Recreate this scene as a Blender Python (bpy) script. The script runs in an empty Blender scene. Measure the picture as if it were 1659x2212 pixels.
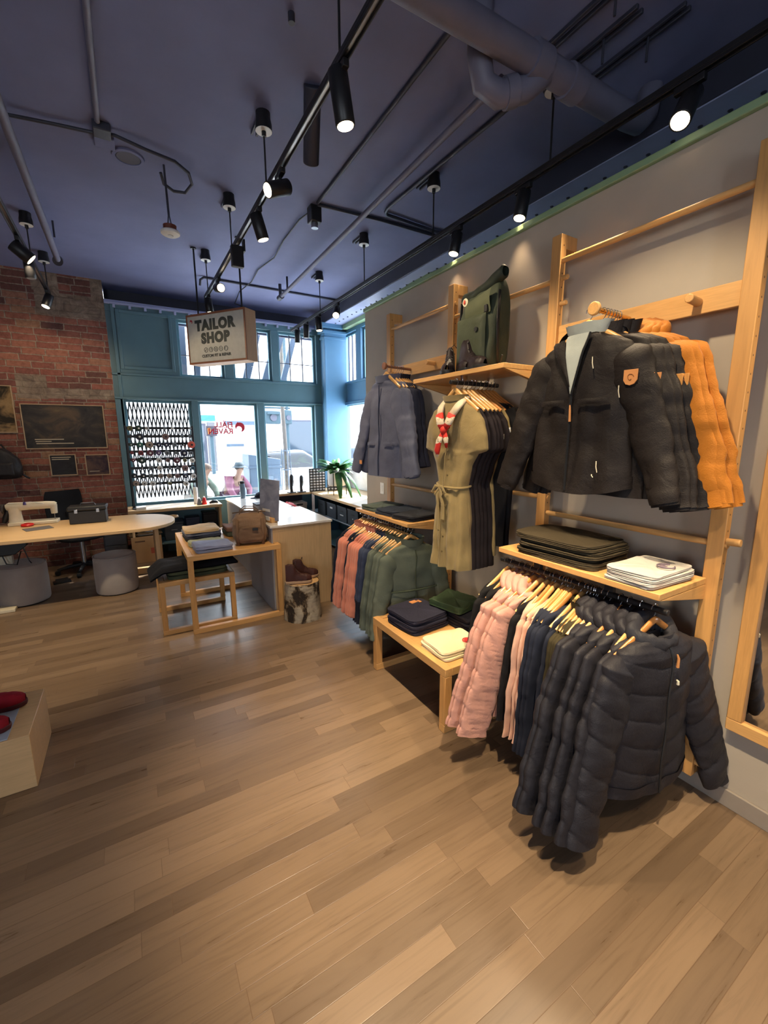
import bpy, bmesh, math, random
from mathutils import Vector, Matrix, noise
SC = bpy.context.scene
C = SC.collection
rnd = random.Random(11)
PI = math.pi
def V(*a): return Vector(a)
def lerp(a, b, t): return a + (b - a) * t
def smooth(t):
    t = max(0., min(1., t)); return t * t * (3 - 2 * t)
def interp(tab, x):
    # tab: rows sorted by first column ascending -> interpolated remaining columns
    if x <= tab[0][0]: return tab[0][1:]
    for r0, r1 in zip(tab, tab[1:]):
        if x <= r1[0]:
            t = (x - r0[0]) / (r1[0] - r0[0]); t = t * t * (3 - 2 * t) * .5 + t * .5
            return tuple(lerp(a, b, t) for a, b in zip(r0[1:], r1[1:]))
    return tab[-1][1:]
# ------------------------------------------------------------------ geometry
class MB:
    def __init__(s): s.v = []; s.f = []; s.mi = []; s.cur = 0
    def add(s, vs, fs, M=None):
        o = len(s.v)
        s.v += [tuple(M @ Vector(p)) if M else tuple(p) for p in vs]
        s.f += [tuple(o + i for i in f) for f in fs]; s.mi += [s.cur] * len(fs)
        return s
    def box(s, x0, x1, y0, y1, z0, z1, M=None):
        vs = [(x, y, z) for z in (z0, z1) for y in (y0, y1) for x in (x0, x1)]
        return s.add(vs, [(0,2,3,1),(4,5,7,6),(0,1,5,4),(2,6,7,3),(0,4,6,2),(1,3,7,5)], M)
    def cbox(s, c, d, M=None):
        return s.box(c[0]-d[0]/2, c[0]+d[0]/2, c[1]-d[1]/2, c[1]+d[1]/2, c[2]-d[2]/2, c[2]+d[2]/2, M)
    def tube(s, pts, r, n=10, cap=True, sq=1.0, up=None, M=None):
        pts = [Vector(p) for p in pts]; m = len(pts)
        rs = r if isinstance(r, (list, tuple)) else [r] * m
        vs = []; fs = []; nrm = None
        for i, p in enumerate(pts):
            t = (pts[min(i+1, m-1)] - pts[max(i-1, 0)])
            t = t.normalized() if t.length > 1e-9 else Vector((0,0,1))
            if nrm is None:
                u = Vector(up) if up else (Vector((0,0,1)) if abs(t.z) < .9 else Vector((1,0,0)))
                nrm = (u - t * u.dot(t)).normalized()
            else:
                nrm = (nrm - t * nrm.dot(t)); nrm = nrm.normalized() if nrm.length > 1e-6 else t.orthogonal().normalized()
            b = t.cross(nrm)
            for k in range(n):
                a = 2 * PI * k / n
                vs.append(p + (nrm * math.cos(a) + b * math.sin(a) * sq) * rs[i])
        for i in range(m - 1):
            for k in range(n):
                k2 = (k + 1) % n
                fs.append((i*n+k, i*n+k2, (i+1)*n+k2, (i+1)*n+k))
        if cap: fs += [tuple(range(n))[::-1], tuple((m-1)*n + k for k in range(n))]
        return s.add(vs, fs, M)
    def cyl(s, p0, p1, r0, r1=None, n=16, cap=True, M=None):
        return s.tube([p0, p1], [r0, r0 if r1 is None else r1], n, cap, M=M)
    def lathe(s, prof, n=24, M=None, cap=True):
        vs = []; fs = []; m = len(prof)
        for r, z in prof:
            for k in range(n):
                a = 2*PI*k/n; vs.append((r*math.cos(a), r*math.sin(a), z))
        for i in range(m-1):
            for k in range(n):
                k2 = (k+1) % n; fs.append((i*n+k, i*n+k2, (i+1)*n+k2, (i+1)*n+k))
        if cap:
            if prof[0][0] > 1e-6: fs.append(tuple(range(n))[::-1])
            if prof[-1][0] > 1e-6: fs.append(tuple((m-1)*n+k for k in range(n)))
        return s.add(vs, fs, M)
    def grid(s, fn, nu, nv, cu=False, cv=False, M=None):
        U = nu if cu else nu + 1; W = nv if cv else nv + 1
        vs = [fn(i / nu, j / nv) for j in range(W) for i in range(U)]
        fs = [(j*U+i, j*U+(i+1) % U, ((j+1) % W)*U+(i+1) % U, ((j+1) % W)*U+i) for j in range(nv) for i in range(nu)]
        return s.add(vs, fs, M)
    def prism(s, poly, z0, z1, M=None):
        n = len(poly)
        vs = [(x, y, z0) for x, y in poly] + [(x, y, z1) for x, y in poly]
        fs = [tuple(range(n))[::-1], tuple(range(n, 2*n))] + [(i, (i+1) % n, n+(i+1) % n, n+i) for i in range(n)]
        return s.add(vs, fs, M)
    def ball(s, c, r, n=14, m=9, M=None):
        rx, ry, rz = r if isinstance(r, (tuple, list)) else (r, r, r)
        vs = [(c[0], c[1], c[2]-rz)]; fs = []
        for j in range(1, m):
            a = -PI/2 + PI*j/m
            for k in range(n):
                b = 2*PI*k/n; vs.append((c[0]+rx*math.cos(a)*math.cos(b), c[1]+ry*math.cos(a)*math.sin(b), c[2]+rz*math.sin(a)))
        vs.append((c[0], c[1], c[2]+rz)); L = len(vs)-1
        for k in range(n):
            fs.append((0, 1+(k+1) % n, 1+k)); fs.append((L, 1+(m-2)*n+k, 1+(m-2)*n+(k+1) % n))
        for j in range(m-2):
            for k in range(n):
                fs.append((1+j*n+k, 1+j*n+(k+1) % n, 1+(j+1)*n+(k+1) % n, 1+(j+1)*n+k))
        return s.add(vs, fs, M)
    def build(s, name, mat, parent=None, bevel=0, angle=40, loc=None, mods=None):
        me = bpy.data.meshes.new(name); me.from_pydata(s.v, [], s.f)
        mats = mat if isinstance(mat, (list, tuple)) else [mat]
        for m in mats: me.materials.append(m)
        if len(mats) > 1:
            for p, i in zip(me.polygons, s.mi): p.material_index = i
        bm = bmesh.new(); bm.from_mesh(me); bmesh.ops.recalc_face_normals(bm, faces=bm.faces[:]); bm.to_mesh(me); bm.free()
        me.shade_smooth()
        if angle < 180: me.set_sharp_from_angle(angle=math.radians(angle))
        o = bpy.data.objects.new(name, me); C.objects.link(o)
        if parent: o.parent = parent
        if loc: o.location = loc
        if bevel:
            b = o.modifiers.new('bevel', 'BEVEL'); b.width = bevel; b.segments = 2; b.limit_method = 'ANGLE'; b.angle_limit = math.radians(50)
        return o
def bx(name, mat, x0, x1, y0, y1, z0, z1, parent=None, bevel=.002, M=None):
    return MB().box(x0, x1, y0, y1, z0, z1, M).build(name, mat, parent, bevel)
def T(x=0, y=0, z=0, rx=0, ry=0, rz=0, s=1):
    return Matrix.Translation((x, y, z)) @ Matrix.Rotation(rz, 4, 'Z') @ Matrix.Rotation(ry, 4, 'Y') @ Matrix.Rotation(rx, 4, 'X') @ Matrix.Scale(s, 4)
def tag(o, label=None, cat=None, group=None, kind=None):
    if label: o['label'] = label
    if cat: o['category'] = cat
    if group: o['group'] = group
    if kind: o['kind'] = kind
    return o
def thing(name, label, cat, loc=(0,0,0), rz=0, group=None, rx=0, ry=0):
    o = bpy.data.objects.new(name, None); C.objects.link(o); o.empty_display_size = .05
    o.location = loc; o.rotation_euler = (rx, ry, rz)
    return tag(o, label, cat, group)
def struct(o): o['kind'] = 'structure'; return o
def copy_tree(o, parent=None):
    c = o.copy(); C.objects.link(c); c.parent = parent
    for ch in list(o.children): copy_tree(ch, c)
    return c
# ------------------------------------------------------------------ materials
def srgb(*c):
    c = [x / 255 for x in c[:3]]
    return tuple(x / 12.92 if x <= .04045 else ((x + .055) / 1.055) ** 2.4 for x in c) + (1.,)
class NT:
    def __init__(s, name):
        s.m = bpy.data.materials.new(name); s.m.use_nodes = True
        s.t = s.m.node_tree; s.b = s.t.nodes['Principled BSDF']; s.out = s.t.nodes['Material Output']
    def n(s, typ, **kw):
        o = s.t.nodes.new('ShaderNode' + typ)
        for k, v in kw.items(): setattr(o, k, v)
        return o
    def l(s, a, b): s.t.links.new(a, b)
    def set(s, **kw):
        for k, v in kw.items():
            k = {'col': 'Base Color', 'rough': 'Roughness', 'metal': 'Metallic', 'spec': 'Specular IOR Level', 'coat': 'Coat Weight',
                 'emit': 'Emission Color', 'estr': 'Emission Strength', 'sheen': 'Sheen Weight'}[k]
            s.b.inputs[k].default_value = v
    def math(s, op, a, b=None, clamp=False):
        o = s.n('Math', operation=op); o.use_clamp = clamp
        for i, x in enumerate((a, b)):
            if x is None: continue
            if isinstance(x, (int, float)): o.inputs[i].default_value = x
            else: s.l(x, o.inputs[i])
        return o.outputs[0]
    def coord(s, which='Object', scale=(1,1,1), rot=(0,0,0)):
        tc = s.n('TexCoord'); mp = s.n('Mapping'); mp.inputs['Scale'].default_value = scale; mp.inputs['Rotation'].default_value = rot
        s.l(tc.outputs[which], mp.inputs[0]); return mp.outputs[0]
    def noise(s, vec, scale=5, detail=4, rough=.55, dist=0):
        o = s.n('TexNoise'); o.inputs['Scale'].default_value = scale; o.inputs['Detail'].default_value = detail
        o.inputs['Roughness'].default_value = rough; o.inputs['Distortion'].default_value = dist
        if vec: s.l(vec, o.inputs['Vector'])
        return o.outputs[0]
    def ramp(s, fac, stops):
        o = s.n('ValToRGB'); e = o.color_ramp.elements
        while len(e) < len(stops): e.new(.5)
        for x, (p, c) in zip(e, stops): x.position = p; x.color = c
        s.l(fac, o.inputs[0]); return o.outputs[0]
    def mix(s, fac, a, b, mode='MIX'):
        o = s.n('Mix', data_type='RGBA', blend_type=mode)
        for i, x in ((0, fac), (6, a), (7, b)):
            if isinstance(x, (int, float)): o.inputs[i].default_value = x
            elif isinstance(x, tuple): o.inputs[i].default_value = x
            else: s.l(x, o.inputs[i])
        return o.outputs[2]
    def bump(s, h, strength=.3, dist=.01):
        o = s.n('Bump'); o.inputs['Strength'].default_value = strength; o.inputs['Distance'].default_value = dist
        s.l(h, o.inputs['Height']); s.l(o.outputs[0], s.b.inputs['Normal'])
def sh(c, k): return tuple(min(1, x * k) for x in c[:3]) + (1.,)
MC = {}
def cached(fn):
    def w(*a, **k):
        key = (fn.__name__, a, tuple(sorted(k.items())))
        if key not in MC: MC[key] = fn(*a, **k)
        return MC[key]
    return w
@cached
def paint(name, col, rough=.6, var=.08, scale=6, bump=.05):
    t = NT(name); v = t.coord(); n = t.noise(v, scale, 5)
    t.l(t.ramp(n, [(.3, sh(col, 1 - var)), (.7, sh(col, 1 + var))]), t.b.inputs['Base Color']); t.set(rough=rough)
    if bump: t.bump(t.noise(v, scale * 14, 2), bump, .004)
    return t.m
@cached
def wood(name, col, axis='x', rough=.42, contrast=.22, scale=1.0, coat=0.):
    t = NT(name); s = {'x': (1.2, 16, 16), 'y': (16, 1.2, 16), 'z': (16, 16, 1.2)}[axis]
    v = t.coord('Object', tuple(a * scale for a in s))
    n = t.noise(v, 2.2, 6, .6, .6); n2 = t.noise(v, 9, 3, .6)
    c = t.ramp(n, [(.28, sh(col, 1 - contrast)), (.5, col), (.75, sh(col, 1 + contrast * .6))])
    c = t.mix(.35, c, t.ramp(n2, [(.35, sh(col, .8)), (.65, sh(col, 1.12))]))
    t.l(c, t.b.inputs['Base Color']); t.set(rough=rough, coat=coat); t.bump(n2, .08, .003)
    return t.m
@cached
def fabric(name, col, rough=.85, var=.12, weave=260, sheen=.15, bump=.25, fold=0):
    t = NT(name); v = t.coord(); n = t.noise(v, 7, 4)
    t.l(t.ramp(n, [(.3, sh(col, 1 - var)), (.7, sh(col, 1 + var))]), t.b.inputs['Base Color'])
    t.set(rough=rough, spec=.22, sheen=sheen if sum(col[:3]) > .45 else 0.)
    w = t.noise(v, weave, 2)
    if fold: w = t.math('ADD', w, t.math('MULTIPLY', t.noise(v, fold, 3, .6, 1.2), 3.0))
    t.bump(w, bump, .004)
    return t.m
@cached
def plain(name, col, rough=.45, metal=0., spec=.5, coat=0.):
    t = NT(name); v = t.coord(); n = t.noise(v, 18, 3)
    t.l(t.ramp(n, [(.3, sh(col, .94)), (.7, sh(col, 1.06))]), t.b.inputs['Base Color'])
    t.set(metal=metal, spec=spec, coat=coat)
    t.l(t.math('ADD', t.math('MULTIPLY', n, .08), rough - .04), t.b.inputs['Roughness'])
    return t.m
@cached
def emission(name, col, strength):
    t = NT(name); t.set(col=(0, 0, 0, 1), emit=col, estr=strength); return t.m
@cached
def glass(name, tint=(.96, .98, 1, 1), refl=.06):
    t = NT(name); tr = t.n('BsdfTransparent'); tr.inputs[0].default_value = tint
    g = t.n('BsdfGlossy'); g.inputs['Roughness'].default_value = .03; mx = t.n('MixShader'); mx.inputs[0].default_value = refl
    t.l(tr.outputs[0], mx.inputs[1]); t.l(g.outputs[0], mx.inputs[2]); t.l(mx.outputs[0], t.out.inputs[0]); return t.m

def floor_mat():
    t = NT('oak plank floor'); tc = t.n('TexCoord'); sp = t.n('SeparateXYZ'); t.l(tc.outputs['Object'], sp.inputs[0])
    Wd, L = .086, .82
    ry = t.math('DIVIDE', sp.outputs[1], Wd); row = t.math('FLOOR', ry)
    wn = t.n('TexWhiteNoise', noise_dimensions='1D'); t.l(row, wn.inputs['W'])
    rx = t.math('ADD', t.math('DIVIDE', sp.outputs[0], L), t.math('MULTIPLY', wn.outputs[0], 7.3)); col = t.math('FLOOR', rx)
    cv = t.n('CombineXYZ'); t.l(row, cv.inputs[0]); t.l(col, cv.inputs[1])
    w2 = t.n('TexWhiteNoise', noise_dimensions='3D'); t.l(cv.outputs[0], w2.inputs['Vector'])
    base = t.ramp(w2.outputs[0], [(0, srgb(106, 87, 69)), (.35, srgb(122, 101, 80)), (.7, srgb(129, 107, 85)), (1, srgb(140, 117, 94))])
    # grain, offset per plank
    off = t.n('VectorMath', operation='SCALE'); t.l(w2.outputs[1], off.inputs[0]); off.inputs['Scale'].default_value = 9
    mp = t.n('Mapping'); mp.inputs['Scale'].default_value = (1.4, 22, 1); t.l(tc.outputs['Object'], mp.inputs[0])
    ad = t.n('VectorMath', operation='ADD'); t.l(mp.outputs[0], ad.inputs[0]); t.l(off.outputs[0], ad.inputs[1])
    g = t.noise(ad.outputs[0], 1.6, 7, .62, 1.1)
    c = t.mix(1., base, t.ramp(g, [(.25, (.72, .70, .67, 1)), (.5, (1, 1, 1, 1)), (.8, (1.10, 1.10, 1.08, 1))]), 'MULTIPLY')
    fy = t.math('FRACT', ry); fx = t.math('FRACT', rx)
    ey = t.math('MINIMUM', fy, t.math('SUBTRACT', 1, fy)); ex = t.math('MULTIPLY', t.math('MINIMUM', fx, t.math('SUBTRACT', 1, fx)), L / Wd)
    e = t.math('MINIMUM', ey, ex); seam = t.math('MULTIPLY', e, 60, True)
    c = t.mix(t.math('SUBTRACT', 1, seam), c, srgb(104, 80, 58))
    t.l(c, t.b.inputs['Base Color'])
    t.l(t.math('ADD', t.math('MULTIPLY', g, .16), .22), t.b.inputs['Roughness']); t.set(spec=.45)
    t.bump(t.math('ADD', t.math('MULTIPLY', g, .25), seam), .25, .004)
    return t.m
def brick_mat():
    t = NT('old red brick'); tc = t.n('TexCoord'); 
    wob = t.n('TexNoise'); wob.inputs['Scale'].default_value = 6; t.l(tc.outputs['Object'], wob.inputs['Vector'])
    sc = t.n('VectorMath', operation='SCALE'); sc.inputs['Scale'].default_value = .022
    sb = t.n('VectorMath', operation='SUBTRACT'); sb.inputs[1].default_value = (.5, .5, .5); t.l(wob.outputs[1], sb.inputs[0]); t.l(sb.outputs[0], sc.inputs[0])
    ad = t.n('VectorMath', operation='ADD'); t.l(tc.outputs['Object'], ad.inputs[0]); t.l(sc.outputs[0], ad.inputs[1])
    sp = t.n('SeparateXYZ'); t.l(ad.outputs[0], sp.inputs[0])
    H, L = .079, .235
    rz = t.math('DIVIDE', sp.outputs[2], H); row = t.math('FLOOR', rz)
    wn = t.n('TexWhiteNoise', noise_dimensions='1D'); t.l(row, wn.inputs['W'])
    rx = t.math('ADD', t.math('DIVIDE', sp.outputs[0], L), t.math('MULTIPLY', wn.outputs[0], 3.)); col = t.math('FLOOR', rx)
    cv = t.n('CombineXYZ'); t.l(row, cv.inputs[0]); t.l(col, cv.inputs[1])
    w2 = t.n('TexWhiteNoise', noise_dimensions='3D'); t.l(cv.outputs[0], w2.inputs['Vector'])
    base = t.ramp(w2.outputs[0], [(0, srgb(98, 66, 60)), (.3, srgb(130, 80, 70)), (.6, srgb(144, 88, 75)), (.85, srgb(156, 102, 84)), (1, srgb(154, 122, 96))])
    n = t.noise(tc.outputs['Object'], 26, 6, .65)
    base = t.mix(1., base, t.ramp(n, [(.3, (.68, .64, .62, 1)), (.55, (1, 1, 1, 1)), (.8, (1.2, 1.16, 1.1, 1))]), 'MULTIPLY')
    fz = t.math('FRACT', rz); fx = t.math('FRACT', rx)
    ez = t.math('MINIMUM', fz, t.math('SUBTRACT', 1, fz)); ex = t.math('MULTIPLY', t.math('MINIMUM', fx, t.math('SUBTRACT', 1, fx)), L / H)
    e = t.math('MINIMUM', ez, ex)
    e = t.math('ADD', e, t.math('MULTIPLY', t.math('SUBTRACT', t.noise(tc.outputs['Object'], 40, 3), .5), .12))
    bm = t.math('MULTIPLY', t.math('SUBTRACT', e, .045), 22, True)
    mort = t.ramp(n, [(.3, srgb(118, 100, 86)), (.7, srgb(172, 156, 138))])
    c = t.mix(bm, mort, base)
    # patches of pale rendered stone left in the brickwork
    so = t.n('SeparateXYZ'); t.l(ad.outputs[0], so.inputs[0]); mask = None
    for x0, x1, z0, z1 in ((-.80, -.06, 3.17, 3.44), (-.82, -.55, 3.44, 3.66), (-.22, -.06, 3.44, 3.66), (-1.10, -.80, 2.16, 2.44), (-.80, -.06, 2.17, 2.30)):
        a = t.math('MULTIPLY', t.math('MULTIPLY', t.math('GREATER_THAN', so.outputs[0], x0), t.math('LESS_THAN', so.outputs[0], x1)),
                   t.math('MULTIPLY', t.math('GREATER_THAN', so.outputs[2], z0), t.math('LESS_THAN', so.outputs[2], z1)))
        mask = a if mask is None else t.math('MAXIMUM', mask, a)
    st = t.ramp(t.noise(tc.outputs['Object'], 9, 8, .7, .8), [(.3, srgb(92, 76, 66)), (.55, srgb(140, 122, 106)), (.75, srgb(168, 152, 132))])
    c = t.mix(mask, c, st)
    t.l(c, t.b.inputs['Base Color']); t.set(rough=.9)
    t.bump(t.math('ADD', bm, t.math('MULTIPLY', n, .8)), .7, .012)
    return t.m
M_FLOOR = floor_mat(); M_BRICK = brick_mat()
M_CEIL = paint('slate blue ceiling paint', srgb(112, 118, 156), .75, .07, 3, .12)
M_WALL = paint('warm grey wall paint', srgb(180, 168, 152), .8, .04, 5, .1)
M_GREEN = paint('blue green storefront paint', srgb(84, 116, 126), .45, .06, 4, .04)
M_FLARE = paint('flare tinted storefront paint', srgb(92, 138, 172), .45, .05, 4, .04)  # storefront paint with the blue window flare put into its colour
M_TRIMG = paint('sage green trim paint', srgb(138, 166, 128), .5, .08, 5, .05)
M_DARKST = paint('dark steel beam paint', srgb(52, 54, 68), .5, .08, 6, .05)
M_FLANGE = paint('slate beam flange paint', srgb(158, 166, 200), .5, .06, 6, .05)
M_PIPE = paint('grey blue pipe paint', srgb(108, 108, 128), .5, .08, 8, .06)
M_BLACK = plain('black powder coat', srgb(26, 26, 29), .42)
M_BLKPL = plain('black plastic', srgb(24, 25, 28), .5)
M_CHROME = plain('chrome', srgb(210, 210, 212), .16, 1.)
M_STEEL = plain('brushed steel', srgb(170, 172, 176), .32, 1.)
M_OAKX = wood('oak along x', srgb(214, 164, 102), 'x'); M_OAKY = wood('oak along y', srgb(214, 164, 102), 'y'); M_OAKZ = wood('oak along z', srgb(208, 156, 94), 'z')
M_HANG = wood('lacquered hanger wood', srgb(222, 170, 104), 'x', .25, .14, 1., .5)
M_HANG2 = wood('darker hanger wood', srgb(200, 134, 70), 'x', .25, .14, 1., .5)
M_PLY = wood('birch plywood', srgb(206, 172, 126), 'z', .45, .1, .6)
M_PLYX = wood('birch plywood flat', srgb(206, 172, 126), 'x', .4, .1, .6)
M_WHITE = plain('white plastic', srgb(232, 232, 228), .4)
M_CREAM = plain('cream enamel', srgb(226, 216, 190), .35)
M_LEATH = fabric('tan leather', srgb(206, 142, 88), .55, .08, 120, 0, .15)
M_GLASS = glass('window glass')
# ------------------------------------------------------------------ camera
cam = bpy.data.cameras.new('camera'); camo = bpy.data.objects.new('camera', cam); C.objects.link(camo)
yaw, pit, rol = map(math.radians, (30.726, -10.346, -.302))
w = V(math.sin(yaw)*math.cos(pit), math.cos(yaw)*math.cos(pit), math.sin(pit)); r0 = V(math.cos(yaw), -math.sin(yaw), 0); u0 = r0.cross(w)
rr = r0*math.cos(rol) + u0*math.sin(rol); uu = u0*math.cos(rol) - r0*math.sin(rol)
camo.matrix_world = Matrix(((rr.x, uu.x, -w.x, 0), (rr.y, uu.y, -w.y, 0), (rr.z, uu.z, -w.z, 1.70), (0, 0, 0, 1)))
cam.sensor_fit = 'VERTICAL'; cam.sensor_height = 24.; cam.lens = 918.1 / 2212 * 24.; cam.clip_start = .05; cam.clip_end = 200
SC.camera = camo
# ------------------------------------------------------------------ room shell
CE = 3.66; YW = 6.9; XW = 3.264; XD = 2.226
struct(bx('floor', M_FLOOR, -4, 3.4, -4, 7.3, -.1, 0, None, 0))
struct(bx('ceiling', M_CEIL, -4.1, 3.5, -4.1, 7.4, CE, CE+.12, None, 0))
struct(bx('wall_right', M_WALL, XD, XD+.1, -4, 4.11, 0, 2.93, None, .004))
def pierced(name, ax, at, a0, a1, o0, o1, z0, z1):  # the opening is added, out of view, to let in cool fill
    g = MB()
    for p, q, u, v in ((a0, a1, 0, z0), (a0, a1, z1, CE), (a0, o0, z0, z1), (o1, a1, z0, z1)):
        if ax == 'x': g.box(at-.1, at, p, q, u, v)
        else: g.box(p, q, at-.1, at, u, v)
    return struct(g.build(name, M_WALL))
pierced('wall_left', 'x', -4, -4, 7.3, -2.2, -1.0, .9, 2.4)
pierced('wall_back', 'y', -4, -4, 3.4, -2.2, -1.1, .9, 2.4)
struct(bx('wall_brick', M_BRICK, -4, -.092, YW, 7.3, 0, CE, None, 0))
sk = struct(bx('baseboard_right', paint('grey baseboard paint', srgb(150, 140, 130), .5), XD-.016, XD, -4, 4.1, 0, .085, None, .003))
# storefront frame, facing the street
g = MB()
g.box(-.09, 2.95, YW, YW+.14, 0, .72)
g.box(-.09, 2.95, YW, YW+.14, 2.19, 2.53)
g.box(-.09, 2.95, YW, YW+.14, 3.30, 3.39)
for a, b in ((-.09, 0.), (.85, .94), (1.80, 1.90), (2.76, 2.95)): g.box(a, b, YW-.02, YW+.14, .72, 2.19)
g.box(-.09, .74, YW, YW+.14, 2.53, 3.30)
for a, b in ((1.35, 1.48), (2.07, 2.18), (2.81, 2.95)): g.box(a, b, YW-.01, YW+.14, 2.53, 3.30)
# raised mouldings: transom ledge, blank panel frame
g.box(-.09, 2.95, YW-.035, YW, 2.19, 2.215); g.box(-.09, 2.95, YW-.02, YW, 2.50, 2.53)
for a, b, c_, d in ((.02, .06, 2.58, 3.33), (.64, .68, 2.58, 3.33), (.06, .64, 2.58, 2.62), (.06, .64, 3.29, 3.33)): g.box(a, b, YW-.02, YW, c_, d)
g.box(-.03, .01, YW-.02, YW, .72, 3.39)
struct(g.build('wall_front', M_GREEN, None, .004))
g = MB(); g.box(-.09, 3.2, YW-.03, 7.3, 3.385, 3.41); g.box(-.09, 3.2, YW-.01, YW+.02, 3.41, 3.44)
for i in range(16): g.box(.0+i*.18, .03+i*.18, YW-.035, YW-.005, 3.345, 3.385)
struct(g.build('trim_1', M_FLANGE, None, .003))
struct(bx('trim_2', M_DARKST, -.09, 3.4, 7.28, 7.34, 3.3, CE, None, 0))
# building wall on the right, beyond the display wall
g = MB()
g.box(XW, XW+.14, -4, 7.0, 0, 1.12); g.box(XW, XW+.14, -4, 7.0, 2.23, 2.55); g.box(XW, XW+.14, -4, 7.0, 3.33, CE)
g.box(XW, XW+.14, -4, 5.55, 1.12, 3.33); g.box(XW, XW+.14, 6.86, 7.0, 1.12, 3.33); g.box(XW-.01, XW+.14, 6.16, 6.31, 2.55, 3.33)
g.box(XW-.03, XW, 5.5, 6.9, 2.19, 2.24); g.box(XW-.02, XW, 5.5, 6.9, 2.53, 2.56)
struct(g.build('wall_side', M_FLARE, None, .004))
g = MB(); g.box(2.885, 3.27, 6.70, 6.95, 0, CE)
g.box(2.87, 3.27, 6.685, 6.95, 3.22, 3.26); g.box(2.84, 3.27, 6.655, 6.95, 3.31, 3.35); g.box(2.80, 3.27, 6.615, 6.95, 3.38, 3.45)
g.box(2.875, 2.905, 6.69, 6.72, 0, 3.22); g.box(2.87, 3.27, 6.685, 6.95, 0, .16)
struct(g.build('trim_3', M_FLARE, None, .004))
bm_ = bx('trim_4', M_DARKST, 2.85, XW, -4, 7.0, 3.45, CE, None, .003); struct(bm_)
fl_ = struct(bx('trim_5', M_FLANGE, 2.86, 3.20, -4, 6.75, 3.442, 3.4495, None, 0))
rv = None
for i in range(40):
    y = .9 + i * .145
    if rv is None: rv = MB().ball((0,0,0), (.014, .014, .009), 10, 5).build('rivet', M_DARKST, fl_); r_ = rv
    else: r_ = rv.copy(); C.objects.link(r_); r_.parent = fl_
    r_.location = (3.02, y, 3.441)
struct(bx('trim_6', M_TRIMG, 3.17, XW, -4, 6.75, 3.38, 3.45, None, .006))
struct(bx('trim_8', M_TRIMG, XD-.022, XD+.1, -4, 4.11, 2.93, 2.965, None, .005))
tag(MB().box(3.02, 3.26, 4.05, 4.55, 3.30, 3.449).box(3.03, 3.255, 4.0, 4.06, 3.31, 3.445).build('duct_box', M_TRIMG, None, .012),
    'small sage green duct box against the beam above the display wall', 'duct')
# windows
M_FRAME = paint('storefront sash paint', srgb(92, 134, 148), .4, .05, 6, .03)
wi = 0
def window(x0, x1, z0, z1, muntins=(), fw=.035, plane='y', at=YW+.05, bars_h=()):
    global wi; wi += 1
    g = MB()
    if plane == 'y':
        for a in ((x0, x1, z0, z0+fw), (x0, x1, z1-fw, z1), (x0, x0+fw, z0+fw, z1-fw), (x1-fw, x1, z0+fw, z1-fw)): g.box(a[0], a[1], at, at+.05, a[2], a[3])
    else:
        for a in ((x0, x1, z0, z0+fw), (x0, x1, z1-fw, z1), (x0, x0+fw, z0+fw, z1-fw), (x1-fw, x1, z0+fw, z1-fw)): g.box(at, at+.05, a[0], a[1], a[2], a[3])
    o = struct(g.build('window_%d' % wi, M_FRAME, None, .003))
    p = MB()
    if plane == 'y': p.box(x0+fw, x1-fw, at+.02, at+.028, z0+fw, z1-fw)
    else: p.box(at+.02, at+.028, x0+fw, x1-fw, z0+fw, z1-fw)
    p.build('pane', M_GLASS, o)
    if muntins or bars_h:
        m = MB()
        for x in muntins:
            if plane == 'y': m.box(x-.006, x+.006, at+.012, at+.04, z0+fw, z1-fw)
            else: m.box(at+.012, at+.04, x-.006, x+.006, z0+fw, z1-fw)
        for z in bars_h: m.box(x0+fw, x1-fw, at+.014, at+.038, z-.005, z+.005)
        m.build('glazing_bar', M_DARKST, o)
    return o
window(0, .85, .72, 2.19); window(.94, 1.80, .72, 2.19); w3 = window(1.90, 2.76, .72, 2.19)
window(.74, 1.35, 2.53, 3.30, (.94, 1.15), bars_h=(2.83,)); window(1.48, 2.07, 2.53, 3.30, (1.68, 1.88), bars_h=(2.83,))
window(2.18, 2.81, 2.53, 3.30, (2.385, 2.595), bars_h=(2.83,))
window(5.55, 6.86, 1.12, 2.23, (), .05, 'x', XW+.04)
window(6.31, 6.86, 2.55, 3.33, (6.45, 6.59, 6.72), .035, 'x', XW+.04); window(5.55, 6.16, 2.55, 3.33, (5.75, 5.96), .035, 'x', XW+.04)
# ------------------------------------------------------------------ ceiling pipes and services
def tubething(name, label, cat, pts, r, mat=M_PIPE, n=14, extra=()):
    o = MB().tube(pts, r, n).build(name, mat, None, 0, 60); tag(o, label, cat)
    return o
p = tubething('drain_pipe', 'thick grey drain pipe running across the ceiling to the right wall', 'pipe', [(.6, 1.70, 3.45), (2.60, 1.66, 3.45), (2.70, 1.66, 3.46), (2.77, 1.66, 3.52), (2.80, 1.66, 3.66)], .062)
for x in (1.86, 2.12): MB().cyl((x-.05, 1.672, 3.45), (x+.05, 1.672, 3.45), .074).build('coupling', M_PIPE, p)
MB().tube([(1.93, 1.68, 3.44), (1.84, 1.73, 3.36), (1.72, 1.78, 3.33), (1.64, 1.80, 3.36), (1.60, 1.79, 3.45), (1.60, 1.79, 3.66)], .058, 16).build('trap_bend', M_PIPE, p, 0, 60)
MB().tube([(1.80, 1.745, 3.352), (1.75, 1.768, 3.338)], .066, 16).build('coupling', M_PIPE, p)
p = tubething('sprinkler_pipe', 'slim grey sprinkler pipe running lengthwise beside the right lighting track', 'pipe', [(1.86, 1.90, 3.52), (1.93, 5.85, 3.50)], .022)
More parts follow.
